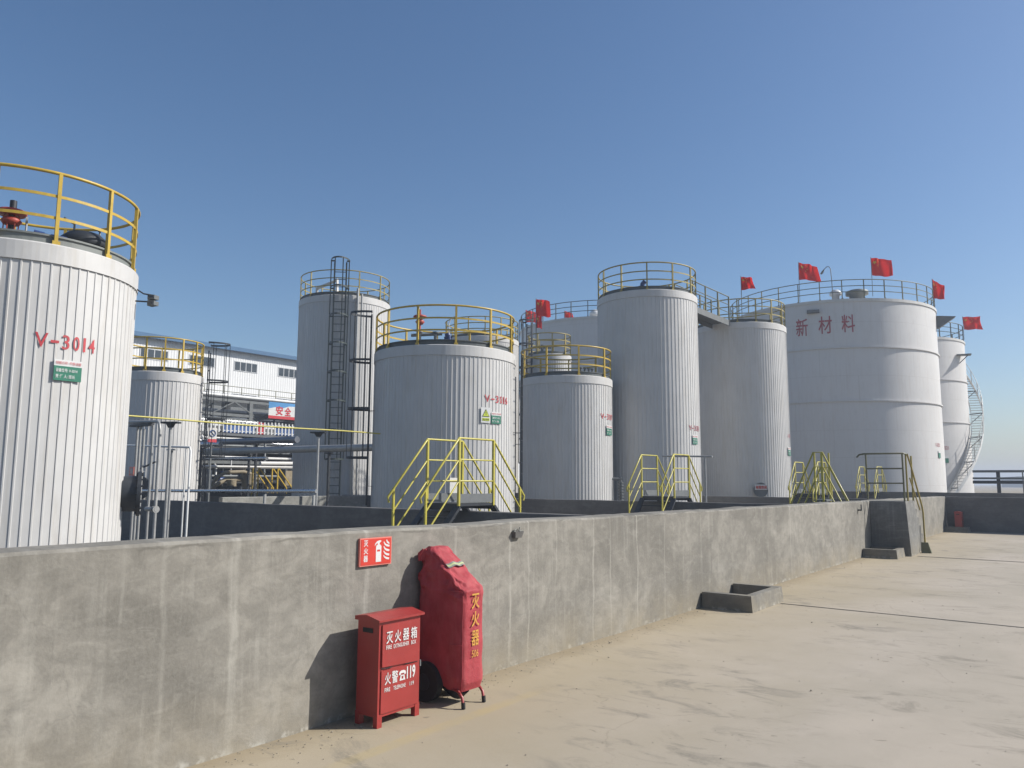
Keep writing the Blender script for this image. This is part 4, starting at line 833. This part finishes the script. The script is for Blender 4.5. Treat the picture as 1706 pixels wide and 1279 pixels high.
# ------------------------------------------------------------------ yellow stiles over the partition walls
def stile(x0, x1, y0, wall_y0, label, run=.95, plat=1.0, H=2.37, group='yellow stiles over the low walls'):
    """crossing along Y: platform y0..y0+plat at z 1.2 and a stair down each side"""
    o = ((x0 + x1) / 2, y0 + plat / 2, 0); r = thing('stile', label, 'steps', o, 0, group); zp = 1.20; y1 = y0 + plat
    R_ = run * 1.05
    mb = MB(); mb.box(x0, x1, y0, y1, zp - .05, zp); mb.box(x0, x1, y0, y0 + .03, zp - .12, zp - .05); mb.box(x0, x1, y1 - .03, y1, zp - .12, zp - .05); mb.build('platform', 'darksteel', r, o)
    mb = MB()
    for x in (x0, x1): mb.bar((x, y0 + .02, zp + .09), (x, y1 - .02, zp + .09), .008, .16)
    mb.build('toe_board', 'greysteel', r, o)
    for sgn, yy in ((-1, y0), (1, y1)):
        mb = MB()
        for x in (x0 + .02, x1 - .02): mb.bar((x, yy, zp - .06), (x, yy + sgn * R_ * 1.18, 0.0), .05, .14, (1, 0, 0))
        for k in range(1, 5):
            q = k / 5; z = zp * (1 - q); y = yy + sgn * R_ * 1.18 * q; mb.box(x0 + .045, x1 - .045, min(y, y - sgn * .2), max(y, y - sgn * .2), z - .03, z)
        mb.build('stair', 'darksteel', r, o)
    for x in (x0, x1):
        mb = MB(); yl, yr = y0 - R_, y1 + R_; sl = 1.06
        for dz in (0, .385, .77):
            z = H - dz; rr = .021 if dz == 0 else .017
            e = R_ if dz == 0 else R_ * .88
            p = [(x, y0 - e, z - sl * e), (x, y0, z), (x, y1, z), (x, y1 + e, z - sl * e)]
            if dz == 0: p = [(x, y0 - e + .03, z - sl * e - .09)] + p + [(x, y1 + e - .03, z - sl * e - .09)]
            mb.tube(p, rr, 7)
        for y in (y0, y1): mb.bar((x, y, zp - .05), (x, y, H), .042)
        for y in (y0 - R_ * .86, y1 + R_ * .86): mb.bar((x, y, 0), (x, y, H - sl * R_ * .86), .036)
        mb.build('handrail', 'lime', r, o)
    return r
s1 = stile(-9.93, -9.16, 10.72, 11.1, 'largest yellow-railed stile, in front of tank V-3016')
mb = MB(); mb.box(-9.94, -9.932, 11.36, 11.62, 1.28, 1.66); mb.build('notice_board', 'offwhite', s1, tuple(s1.location))
stile(-10.42, -9.42, 20.20, 20.5, 'second yellow-railed stile, in front of the tall ribbed tank right of centre', .85)
stile(-9.07, -8.24, 30.0, 30.25, 'small yellow stile over the wall left of the biggest plain tank', .85)
stile(-9.05, -8.27, 39.9, 40.2, 'farthest pale yellow stile at the foot of the biggest plain tank', .85)
# steep narrow stile crossing along X
o = (-5.41, 20.0, 0); r = thing('stile', 'steep narrow A-shaped yellow stile just behind the dike wall', 'steps', o, 0, 'yellow stiles over the low walls')
for y in (19.75, 20.35):
    mb = MB()
    for k, dz in enumerate((0, .355, .71) if y < 20 else (.355, )):
        z = 2.34 - dz; e = .60 - k * .10; mb.tube([(-5.51 - e, y, z - 2.12 * e), (-5.52, y, z), (-5.31, y, z), (-5.31 + e, y, z - 2.12 * e)], .021 if k == 0 else .018, 7)
    for x in (-5.50, -5.32): mb.bar((x, y, 0), (x, y, 2.34), .036)
    mb.build('handrail', 'lime', r, o)
mb = MB(); mb.box(-5.56, -5.26, 19.76, 20.34, 1.16, 1.2); mb.build('platform', 'greysteel', r, o)
for sgn in (-1, 1):
    mb = MB()
    for y in (19.78, 20.32): mb.bar((-5.41 + sgn * .15, y, 1.14), (-5.41 + sgn * .66, y, 0), .04, .1, (0, 1, 0))
    for k in range(1, 5): q = k / 5; x = -5.41 + sgn * (.15 + .51 * q); mb.box(x - .09, x + .09, 19.8, 20.3, 1.14 * (1 - q) - .02, 1.14 * (1 - q))
    mb.build('stair', 'greysteel', r, o)

# ------------------------------------------------------------------ fire water pipes on T posts
o = (-14.42, 8.2, 0); r = thing('yellow_pipe', 'thin yellow overhead pipe running past the short tank on T-topped posts', 'pipe', o)
mb = MB(); mb.tube([(-14.42, y, 2.765 + .012 * sin(y * 1.1)) for y in [5.8 + i * .5 for i in range(17)]], .017, 8); mb.build('pipe_run', 'lime', r, o)
for y in (8.22, 11.85):
    mb = MB(); mb.tube([(-14.42, y, 0), (-14.42, y, 2.62)], .030, 10); p_ = mb.build('post', 'steel', r, o)
    mb = MB(); mb.bar((-14.58, y - .08, 2.70), (-14.26, y + .08, 2.70), .14, .035); mb.hexa([(-14.46, y - .03, 2.6), (-14.38, y - .03, 2.6), (-14.38, y + .03, 2.6), (-14.46, y + .03, 2.6)], [(-14.52, y - .05, 2.69), (-14.32, y - .05, 2.69), (-14.32, y + .05, 2.69), (-14.52, y + .05, 2.69)]); mb.build('post_head', 'darksteel', p_, o)
o = (-15.5, 8.2, 0); r = thing('pipework', 'galvanised pipe frame of upright pipes right of the nearest tank', 'pipe', o)
mb = MB(); mb.tube([(-16.4, 8.2, 2.78), (-14.86, 8.2, 2.74), (-14.80, 8.2, 2.70), (-14.76, 8.2, 2.55), (-14.76, 8.2, 0.2)], .032, 8); mb.build('pipe_run', 'steel', r, o)
for x, z in ((-15.50, 2.7), (-15.36, 2.6), (-15.62, 2.7), (-15.12, 2.68)):
    mb = MB(); mb.tube([(x, 8.2 + .05 * (x > -15.3), 0), (x, 8.2 + .05 * (x > -15.3), z)], .027, 8); mb.build('post', 'steel', r, o)
mb = MB(); mb.bar((-15.85, 8.2, 2.69), (-15.1, 8.2, 2.69), .12, .05); mb.build('post_head', 'darksteel', r, o)
mb = MB(); mb.tube([(-15.1, 8.2, 1.02), (-14.72, 8.2, 1.02)], .045, 10); mb.disc((-14.74, 8.2, 1.02), (1, 0, 0), .07, .03, 14); mb.disc((-14.84, 8.2, 1.02), (1, 0, 0), .06, .02, 14); mb.build('flanged_joint', 'steel', r, o)
mb = MB(); mb.box(-15.70, -15.52, 8.12, 8.13, 1.40, 1.85); pl_ = mb.build('sign_plate', 'signborder', r, o)
mb = MB(); 
for i, ch in enumerate('消防水'): letters(mb, ch, -15.67, 1.70 - i * .14, .12, .12, lambda x, z: (x, 8.116, z), .02)
mb.build('sign_lettering', 'white', pl_, o)
o = (-16.2, 9.5, 0); r = thing('pipework', 'low white pipe frame crossing in front of the short tank behind the nearest one', 'pipe', o)
mb = MB(); mb.tube([(-18.8, 9.5, 2.41), (-15.84, 9.5, 2.30), (-15.80, 9.5, 2.22), (-15.80, 9.5, 0)], .024, 8); mb.tube([(-15.98, 9.5, 2.29), (-15.98, 9.5, 0)], .018, 8); mb.build('pipe_run', 'white', r, o)
mb = MB(); mb.tube([(-16.55, 9.5, 0), (-16.55, 9.5, 2.24)], .028, 8); mb.bar((-16.7, 9.5, 2.26), (-16.4, 9.5, 2.26), .1, .03); mb.build('post', 'steel', r, o)
mb = MB(); mb.tube([(-18.3, 9.5, 1.75), (-17.2, 9.5, 2.0)], .02, 6); mb.tube([(-18.2, 9.5, 1.6), (-17.7, 9.5, 1.78)], .016, 6); mb.build('brace', 'darksteel', r, o)
o = (-17.5, 11.42, 0); r = thing('pale_pipe', 'pale horizontal pipe lying just above the first partition wall', 'pipe', o)
mb = MB(); mb.tube([(-21.3, 11.42, 1.285), (-17.4, 11.42, 1.325), (-13.9, 11.42, 1.36)], .042, 10); mb.build('pipe_run', 'alu', r, o)
for x in (-20.0, -15.75, -13.98): 
    mb = MB(); mb.bar((x, 11.42, 0), (x, 11.42, 1.27), .05); mb.build('post', 'steel', r, o)
for (z, y, x0, x1, rr, mt, lb) in ((2.70, 18.0, -32, -17.2, .125, 'steel', 'thick grey pipe crossing in front of the tall tank with caged ladder'),
                                   (3.10, 18.3, -32, -23.45, .12, 'pipeblue', 'blue-grey pipe ending at the left side of the tall tank'),
                                   (2.42, 18.0, -31, -24.8, .07, 'alu', 'bright silver pipe below the thick grey pipe'),
                                   (2.98, 17.6, -30, -27.2, .10, 'alu', 'short bright silver pipe between two blue-grey pipes')):
    o = (x0, y, 0); r = thing('pipe', lb, 'pipe', o)
    sl_ = .004
    mb = MB(); mb.tube([(x0, y, z + .03), (x1, y, z - .02)], rr, 14); mb.build('pipe_run', mt, r, o)
    x = x0 + 1.5
    while x < x1 - .4: mb = MB(); mb.bar((x, y, 0), (x, y, z - rr - .02), .07); mb.bar((x - .12, y, z - rr - .04), (x + .12, y, z - rr - .04), .16, .05); mb.build('support', 'darksteel', r, o); x += 4.6

# ------------------------------------------------------------------ factory building and pipe rack
o = (-50, 40, 0); r = thing('factory_building', 'long white sheet-clad factory with blue roof edge and dark strip windows', 'building', o)
mb = MB(); n = 760; y0, y1 = 2.0, 78.0; vs = []; 
for i in range(n + 1):
    y = y0 + (y1 - y0) * i / n
    vs.append((-50 + (.02 if i % 2 else 0), y, 0)); vs.append((-50 + (.02 if i % 2 else 0), y, 11.02))
mb._add(vs, [(2 * i, 2 * i + 2, 2 * i + 3, 2 * i + 1) for i in range(n)])
mb.box(-70, -50.05, y0, y1, 0, 11.0); mb.build('wall', 'bldg', r, o)
mb = MB(); mb.hexa([(-70.6, y0 - .4, 11.02), (-49.6, y0 - .4, 11.02), (-49.6, y1 + .4, 11.02), (-70.6, y1 + .4, 11.02)], [(-70.6, y0 - .4, 11.2), (-49.6, y0 - .4, 11.2), (-49.6, y1 + .4, 11.2), (-70.6, y1 + .4, 11.2)]); mb.prism([(-70.3, 11.2), (-49.8, 11.2), (-60, 12.3)], (0, y1, 0), (1, 0, 0), (0, 0, 1), y1 - y0); mb.build('roof', 'bldgroof', r, o)
mb = MB(); mb.box(-49.62, -49.52, y0 - .4, y1 + .4, 10.9, 11.06); mb.build('gutter', 'bldgroof', r, o)
def window(y, z0, z1, wd, mull):
    mb = MB(); mb.box(-50.02, -49.955, y, y + wd, z0, z1); f = mb.build('window', 'frame', r, o)
    mb = MB(); k = (wd - .08) / mull
    for i in range(mull): mb.box(-49.955, -49.95, y + .06 + i * k, y + .06 + (i + 1) * k - .06, z0 + .05, z1 - .05)
    mb.build('pane', 'glass', f, o)
yy = 12.0
k = 0
for yw in [26.05 - 3.6 * 3, 26.05 - 7.2, 26.05 - 3.6, 26.05, 29.55, 33.1, 36.95, 40.6, 44.2, 48.0, 52.0, 56.0]: window(yw, 9.52, 10.24, 2.0, 4)
for yw in [21.9, 25.5, 29.0, 33.05, 36.9, 40.5, 44.5]: window(yw, 7.35, 7.85, 2.1, 4)
mb = MB(); mb.box(-49.9, -48.6, 18, 46, 7.18, 7.3); mb.build('balcony', 'offwhite', r, o)
mb = MB()
for z in (7.75, 8.15): mb.tube([(-48.6, 18, z), (-48.6, 46, z)], .025, 6)
for i in range(20): mb.bar((-48.6, 18.4 + i * 1.45, 7.3), (-48.6, 18.4 + i * 1.45, 8.15), .04)
mb.build('balcony_rail', 'dull', r, o)

o = (-36, 24, 0); r = thing('pipe_rack', 'steel pipe rack in front of the factory carrying a picket-fenced deck', 'pipe rack', o)
for y in (13.0, 18.9, 24.93, 31.0, 37.0):
    for x in (-36.0, -40.0):
        mb = MB(); mb.box(x - .12, x + .12, y - .1, y + .1, 0, 5.75); mb.build('column', 'greysteel', r, o)
mb = MB()
for z in (5.7, 4.95, 4.72): mb.box(-36.1, -35.9, 11, 42, z - .07, z + .07)
for z in (5.7, 4.9): mb.box(-40.1, -39.9, 11, 42, z - .09, z + .09)
for y in [12 + i * 2 for i in range(15)]: mb.box(-39.9, -36.1, y - .05, y + .05, 4.86, 4.94)
mb.build('beam', 'greysteel', r, o)
mb = MB(); mb.tube([(-35.9, 10, 5.93), (-35.9, 44, 5.93)], .085, 10); mb.build('pipe_run', 'white', r, o)
mb = MB(); mb.tube([(-36.6, 10, 5.98), (-36.6, 44, 5.98)], .14, 10); mb.tube([(-37.4, 10, 5.98), (-37.4, 44, 5.98)], .11, 10); mb.tube([(-36.7, 10, 5.17), (-36.7, 44, 5.17)], .12, 10); mb.build('pipe_run', 'steel', r, o)
mb = MB(); mb.tube([(-38.2, 10, 5.2), (-38.2, 44, 5.2)], .16, 10); mb.tube([(-35.8, 10, 4.62), (-35.8, 26.5, 4.62)], .05, 8); mb.build('pipe_run', 'alu', r, o)
mb = MB(); mb.box(-40, -35.4, 11, 42, 3.84, 3.96); dk = mb.build('deck', 'deck', r, o)
mb = MB(); mb.box(-39.5, -39.45, 12, 42, 3.98, 4.62); mb.build('dark_backing', 'deck', dk, o)  # dark panel added so the gap behind the pickets reads dark
for i in range(76):
    y = 16.0 + i * .225; mb = MB(); mb.box(-35.45, -35.42, y, y + .075, 4.0, 4.66 + .02 * sin(i)); mb.build('picket', 'white', dk, o)
mb = MB(); mb.box(-35.49, -35.455, 15.9, 33.3, 4.08, 4.12); mb.box(-35.49, -35.455, 15.9, 33.3, 4.5, 4.54); mb.build('picket_rail', 'white', dk, o)
for (ya, yb, mt) in ((23.1, 25.0, 'panelblue'), (25.22, 25.62, 'bannerred'), (26.3, 29.0, 'panelblue')):
    mb = MB(); mb.box(-35.62, -35.58, ya, yb, 3.98, 4.5 if mt == 'panelblue' else 4.64); mb.build('panel', mt, dk, o)
mb = MB()
for y in [20.2, 22.4, 23.6, 25.9, 27.6, 29.5]: mb.tube([(-37.5, y, 4.7), (-37.5, y, 5.6)], .06, 8)
mb.bar((-37, 21.5, 5.0), (-37, 22.6, 5.6), .06); mb.bar((-37, 22.4, 5.0), (-37, 23.4, 5.6), .06); mb.box(-37.2, -36.8, 24.0, 24.3, 5.1, 5.7); mb.build('riser', 'darksteel', r, o)
rng2 = random.Random(11); rk = r
for i in range(26):
    y = 17.6 + i * .36 + rng2.uniform(-.1, .1); x = rng2.choice((-32.5, -33.0, -34.2, -35.0)); zt = rng2.choice((2.3, 2.7, 3.1, 3.6, 3.8))
    mb = MB(); mb.tube([(x, y, 0), (x, y, zt - .1), (x - .12, y, zt)], rng2.choice((.03, .045, .06)), 7); mb.disc((x, y, zt * .55), (0, 0, 1), .09, .05, 10); mb.build('riser', rng2.choice(('steel', 'greysteel', 'offwhite', 'greysteel')), rk, (-36, 24, 0))
for z, x, rr, mt in ((2.15, -32.3, .05, 'steel'), (2.62, -32.6, .07, 'offwhite'), (3.22, -33.5, .06, 'greysteel'), (3.45, -34.5, .08, 'alu'), (3.66, -35.2, .05, 'offwhite'), (1.75, -32.0, .06, 'greysteel'), (1.5, -33.0, .09, 'steel')):
    mb = MB(); mb.tube([(x, 12, z), (x, 40, z + .05)], rr, 8); mb.build('pipe_run', mt, rk, (-36, 24, 0))
for i, y in enumerate((19.6, 20.7, 21.9, 23.2, 24.4)):
    mb = MB(); x = -31.8; z = 1.35 + .25 * (i % 3); mb.tube([(x, y - .12, z), (x, y + .12, z)], .12, 12); mb.tube([(x, y, z), (x, y, z + .35)], .025, 6); mb.disc((x, y, z + .36), (0, 0, 1), .12, .03, 14); mb.build('valve', ('greysteel', 'blue', 'tan', 'rust', 'greysteel')[i], rk, (-36, 24, 0))
for y in (16.5, 19.5, 22.5, 25.5, 28.5):
    mb = MB(); mb.bar((-35.9, y, 4.9), (-35.9, y + 1.4, 5.65), .05); mb.bar((-35.9, y + 2.8, 4.9), (-35.9, y + 1.4, 5.65), .05); mb.build('brace', 'greysteel', rk, (-36, 24, 0))
o = (-35.3, 25.6, 4.88); r = thing('banner', 'blue, white and red safety banner with red characters hung on the pipe rack', 'banner', o)
mb = MB(); mb.box(-35.32, -35.30, 25.6, 30.0, 5.42, 5.77); mb.build('banner_sky', 'bannerblue', r, o)
mb = MB(); mb.box(-35.32, -35.30, 25.6, 30.0, 5.04, 5.418); mb.build('banner_cloud', 'white', r, o)
mb = MB(); mb.prism([(25.6, 5.38), (25.6, 5.40), (26.0, 5.50), (26.5, 5.47), (26.9, 5.60), (27.6, 5.62), (28.6, 5.58), (30.0, 5.46), (30.0, 5.38)], (-35.299, 0, 0), (0, 1, 0), (0, 0, 1), .002); mb.build('banner_cloud', 'white', r, o)
mb = MB(); mb.box(-35.32, -35.30, 25.6, 30.0, 4.88, 5.038); mb.build('banner_strip', 'bannerred', r, o)
mb = MB(); P = lambda y, z: (-35.288, y, z); letters(mb, '安', 26.05, 5.08, .46, .50, P, .03); letters(mb, '全', 26.62, 5.07, .44, .48, P, .03); mb.build('lettering', 'bannerred', r, o)

o = (-38, 25, 0); r = thing('shade_backdrop', 'dark wall put in for the shade under the pipe rack deck, with its steel frame', 'backdrop', o)
mb = MB(); mb.box(-42, -41.8, 10, 44, 0, 3.8); mb.build('rear_wall', 'backdrop', r, o)  # dark wall added in place of the shaded structure below the deck
mb = MB()
for y in (14, 17, 20, 23, 26, 29): mb.box(-33.2, -33.05, y, y + .12, 0, 2.9)
mb.box(-33.25, -33.0, 10, 34, 2.35, 2.5); mb.box(-33.25, -33.0, 10, 34, 2.9, 3.0); mb.box(-41.8, -33.0, 10, 34, 3.0, 3.05); mb.build('frame', 'greysteel', r, o)

# process equipment in the gap under the rack
o = (-30, 20.6, 0); r = thing('process_equipment', 'jumble of tan insulated ducts and vessels in the gap under the rack', 'equipment', o)
mb = MB(); mb.tube([(-30, 19.0, 1.35), (-30, 19.35, 1.7), (-30, 19.7, 1.92), (-30, 20.6, 1.95), (-30, 21.2, 1.8)], .08, 12); mb.tube([(-30.3, 19.2, 1.2), (-30.3, 19.9, 1.6), (-30.3, 21.6, 1.62)], .10, 12)
mb.tube([(-30.2, 21.0, 0), (-30.2, 21.0, 1.9)], .28, 16); mb.tube([(-30.1, 20.1, 0), (-30.1, 20.1, 1.6)], .2, 14); mb.build('duct', 'tan', r, o)
mb = MB(); mb.box(-31, -29.6, 19.6, 20.3, .9, 1.32); mb.build('motor', 'darksteel', r, o); mb = MB(); mb.tube([(-30, 21.9, 0), (-30, 21.9, 1.75)], .2, 12); mb.build('pump_column', 'darksteel', r, o)
mb = MB(); mb.tube([(-29.8, 18.6, 0), (-29.8, 18.6, 2.05)], .07, 8); mb.build('riser', 'darksteel', r, o)
mb = MB(); mb.tube([(-30, 18.95, 1.2), (-30, 18.95, 2.0)], .10, 10); mb.tube([(-30, 18.75, 1.2), (-30, 18.75, 2.0)], .06, 10); mb.tube([(-30.4, 17.5, 2.15), (-30.4, 24, 2.2)], .05, 8); mb.tube([(-30.8, 22.0, 2.35), (-30.8, 24, 2.38)], .1, 10); mb.build('vessel', 'offwhite', r, o)
o = (-29.5, 22.7, 0); r = thing('water_tote', 'small pale box tank in a frame beside the tan equipment', 'tank', o)
mb = MB(); mb.box(-30.0, -29.4, 22.35, 22.95, 1.35, 2.02); mb.build('body', 'tan', r, o); mb = MB(); mb.box(-30.0, -29.4, 22.96, 23.2, 1.35, 2.02); mb.build('body_panel', 'offwhite', r, o)
mb = MB()
for y in (22.3, 23.25): mb.box(-29.42, -29.36, y, y + .05, 0, 2.1)
mb.box(-30.0, -29.36, 22.3, 23.3, 1.25, 1.32); mb.build('frame', 'darksteel', r, o)
for (yc, lb) in ((20.55, 'dark yellow A-frame ladder left among the tan equipment'), (21.55, 'dark yellow A-frame ladder right among the tan equipment')):
    o = (-29.0, yc, 0); r = thing('step_ladder', lb, 'ladder', o)
    mb = MB()
    for x in (-29.2, -28.8): mb.bar((x, yc - .05, 0), (x, yc - .05, 2.1), .05); mb.bar((x, yc, 2.1), (x, yc + .75, 1.25), .045); mb.bar((x, yc + .75, 0), (x, yc + .75, 1.25), .04)
    mb.build('side_frame', 'yellow', r, o)
    mb = MB()
    for z in (.4, .8, 1.2, 1.6): mb.bar((-29.2, yc - .05, z), (-28.8, yc - .05, z), .035)
    mb.build('rung', 'yellow', r, o)
# round warning sign near the ladder
o = (-24.0, 15.2, 2.9); r = thing('round_sign', 'small white warning sign with round blue symbol and red strip by the leftmost caged ladder', 'sign', o)
mb = MB(); mb.box(-24.02, -24.0, 15.03, 15.36, 2.97, 3.35); mb.build('sign_plate', 'offwhite', r, o)
mb = MB(); mb.box(-23.998, -23.99, 15.03, 15.36, 2.86, 2.965); mb.build('sign_strip', 'bannerred', r, o)
mb = MB(); mb.tube([Vector((-23.985, 15.195 + .11 * cos(a_), 3.16 + .11 * sin(a_))) for a_ in [2 * pi * i / 20 for i in range(20)]], .014, 5, closed=True); mb.tube([(-23.985, 15.12, 3.235), (-23.985, 15.27, 3.085)], .012, 5); mb.build('symbol', 'panelblue', r, o)
mb = MB(); mb.bar((-24.05, 15.2, 0), (-24.05, 15.2, 3.3), .05); mb.build('post', 'greysteel', r, o)

# slim post with bracket behind the stile near T5
o = (-10.9, 24.0, 0); r = thing('pipe_stand', 'slender grey pipe stand with crossbar in front of the ribbed tank beside the big one', 'pipe', o)
mb = MB(); mb.tube([(-10.1, 24.0, 0), (-10.1, 24.0, 2.42)], .035, 8); mb.build('post', 'steel', r, o)
mb = MB(); mb.tube([(-11.6, 24.0, 2.46), (-9.85, 24.0, 2.42)], .03, 8); mb.build('crossbar', 'steel', r, o)

# ------------------------------------------------------------------ railing of the raised pipe track at the far right
o = (8, 46, 0); r = thing('track_railing', 'dark steel railing and raised pipe track beyond the end wall at far right', 'railing', o)
mb = MB(); mb.box(-5.05, 45, 46, 46.1, 2.16, 2.28); mb.build('top_beam', 'greysteel', r, o)
mb = MB(); mb.box(-5.05, 45, 45.9, 46.2, 1.82, 1.92); mb.build('middle_beam', 'greysteel', r, o)
mb = MB(); mb.box(-5.05, 45, 45.85, 46.25, 1.60, 1.76); mb.build('lower_beam', 'darksteel', r, o)
for i in range(12):
    mb = MB(); x = -3.95 + i * 4.0; mb.box(x - .08, x + .08, 46.0, 46.16, 0, 2.2); mb.build('post', 'darksteel', r, o)
o = (-2.8, 45, 0); mb = MB(); mb.tube([(-2.85, 45, 0), (-2.85, 45, 2.25)], .03, 6); solo('marker_post', mb, 'greysteel', 'slim grey post in front of the raised pipe track', 'post', o)
# far works on the plain
for i, (x, y, wd, dp, h) in enumerate(((-20, 420, 30, 20, 4.5), (25, 430, 22, 18, 3.6), (60, 400, 35, 20, 5.0), (110, 440, 40, 25, 3.8), (-4, 300, 9, 9, 2.6), (14, 280, 6, 6, 2.2))):
    o = (x, y, 0); r = thing('far_building', ('low grey far-off works building, %s on the skyline beyond the railing' % ('leftmost', 'second from left', 'third and tallest', 'rightmost', 'nearer narrow one', 'smallest near one')[i]), 'building', o)
    mb = MB(); mb.box(x - wd / 2, x + wd / 2, y, y + dp, 0, h); mb.build('wall', 'skyline', r, o)
    mb = MB(); mb.prism([(x - wd / 2 - .5, h), (x + wd / 2 + .5, h), (x, h + 1.0)], (0, y + dp, 0), (1, 0, 0), (0, 0, 1), dp); mb.build('roof', 'roof_grey', r, o)

# ------------------------------------------------------------------ flags
def star_pts(cx, cy, rr, rot):
    return [(cx + (rr if i % 2 == 0 else rr * .4) * sin(rot + i * pi / 5), cy + (rr if i % 2 == 0 else rr * .4) * cos(rot + i * pi / 5)) for i in range(10)]
def flag(x, y, ztop, wd, ht, zbase, droop, label, seed, az=36.7, curl=0.22, taper=0.0, lean=0.0):
    o = (x, y, zbase); r = thing('flag', label, 'flag', o, 0, 'red flags with yellow stars on the tanks')
    mb = MB(); mb.tube([(x - lean * .05, y, zbase), (x, y, ztop + .04)], .016, 6); mb.build('pole', 'greysteel', r, o)
    dx, dy = cos(radians(az)), sin(radians(az))
    def C(u_, v_):   # u 0..1 along the fly, v 0..1 from the top down
        wv = curl * wd * u_ * sin(u_ * 6.5 + seed + v_ * 1.6) + .05 * wd * sin(u_ * 13 + seed * 2 - v_ * 3)
        s_ = u_ * wd * (1 - taper * .35 * (1 - v_))
        z = ztop - v_ * ht * (1 - taper * .45 * u_) - droop * ht * (max(0.0, u_) ** 1.3) + .07 * ht * max(0.0, u_) * sin(u_ * 7 + seed + v_ * 2)
        return (x + dx * s_ - dy * wv, y + dy * s_ + dx * wv, z)
    mb = MB(); n, m_ = 16, 10
    vs = [C(i / n, j / m_) for i in range(n + 1) for j in range(m_ + 1)]
    mb._add(vs, [(i * (m_ + 1) + j, i * (m_ + 1) + j + 1, (i + 1) * (m_ + 1) + j + 1, (i + 1) * (m_ + 1) + j) for i in range(n) for j in range(m_)], True)
    cl = mb.build('cloth', 'flag', r, o)
    mb = MB(); 
    for (cx, cy, rr, rot) in ((1 / 6, .25, .115, 0), (1 / 3, .10, .04, .5), (.4, .20, .04, .2), (.4, .35, .04, 0), (1 / 3, .45, .04, .6)):
        pts = star_pts(cx, cy, rr, rot); 
        for sg in (-1, 1):
            k = len(pts); q = [Vector(C(cx + (a - cx) * (ht / wd), b_)) + Vector((-dy, dx, 0)) * sg * .012 for a, b_ in pts]; c0 = Vector(C(cx, cy)) + Vector((-dy, dx, 0)) * sg * .012
            mb._add([c0] + q, [(0, i + 1, (i + 1) % k + 1) for i in range(k)])
    mb.build('stars', 'star', cl, o)
flag(-12.22, 33.6, 10.78, .66, .62, 8.5, .05, 'red flag on the ribbed tank left of the biggest plain tank', 1.0, taper=.5)
flag(-12.71, 44.15, 13.96, 1.20, .98, 11.7, .22, 'red flag on the left part of the rim of the biggest plain tank', 2.2, taper=.25)
flag(-9.1, 45.1, 13.86, 1.08, 1.0, 11.7, .10, 'red flag on the middle of the rim of the biggest plain tank, beside the lamp', 4.0, taper=.1)
flag(-6.9, 50.2, 13.4, .78, 1.15, 11.7, .35, 'limp red flag at the right edge of the rim of the biggest plain tank', 5.5, curl=.3, taper=.6)
flag(-6.93, 63.5, 13.5, 1.50, .95, 11.8, -.02, 'red flag on the far white tank with spiral stair', 0.6, taper=.1)
flag(-22.55, 32.3, 10.92, .75, .90, 8.0, .10, 'larger red flag above the narrow tank with ladder', 3.1, taper=.15)
flag(-22.42, 32.15, 10.0, .28, .62, 8.0, .05, 'small folded red flag hanging below the larger one by the narrow tank', 1.9, curl=.3)
flag(-31.95, 44.5, 13.75, .86, .90, 12.3, .18, 'leftmost red flag, on the left rim of the plain tank behind the short ribbed tank', 2.6, taper=.45)
flag(-27.9, 43.3, 12.95, .62, .45, 12.2, .30, 'partly fallen red flag low on the rim left of the tall ribbed tank', 4.4, taper=.5)
# street lamp on the big tank
o = (-11.15, 44.4, 11.7); r = thing('street_lamp', 'curved-arm lamp on the rim of the biggest plain tank between two flags', 'lamp', o)
mb = MB(); mb.tube([(-11.0, 44.4, 11.7), (-11.02, 44.4, 12.7), (-11.06, 44.4, 13.40), (-11.13, 44.4, 13.53), (-11.25, 44.4, 13.55), (-11.40, 44.4, 13.42), (-11.46, 44.4, 13.32)], .022, 6); mb.build('pole', 'greysteel', r, o)
mb = MB(); mb.tube([(-11.40, 44.4, 13.42), (-11.50, 44.4, 13.27), (-11.58, 44.4, 13.17)], [.03, .07, .05], 8); mb.build('lamp_head', 'greysteel', r, o)

bpy.data.objects.remove(_to, do_unlink=True)
m = bpy.data.materials.new('haze'); m.use_nodes = True; t = m.node_tree; t.nodes.clear()
pv = t.nodes.new('ShaderNodeVolumePrincipled'); pv.inputs['Color'].default_value = (0.80, 0.88, 1.0, 1); pv.inputs['Density'].default_value = 0.0018; pv.inputs['Anisotropy'].default_value = 0.0
om = t.nodes.new('ShaderNodeOutputMaterial'); t.links.new(pv.outputs[0], om.inputs['Volume']); M['haze'] = m
mb = MB(); mb.box(-3100, 3100, -3100, 3100, -1.0, 16.0); tag(mb.build('haze', 'haze'), kind='stuff')
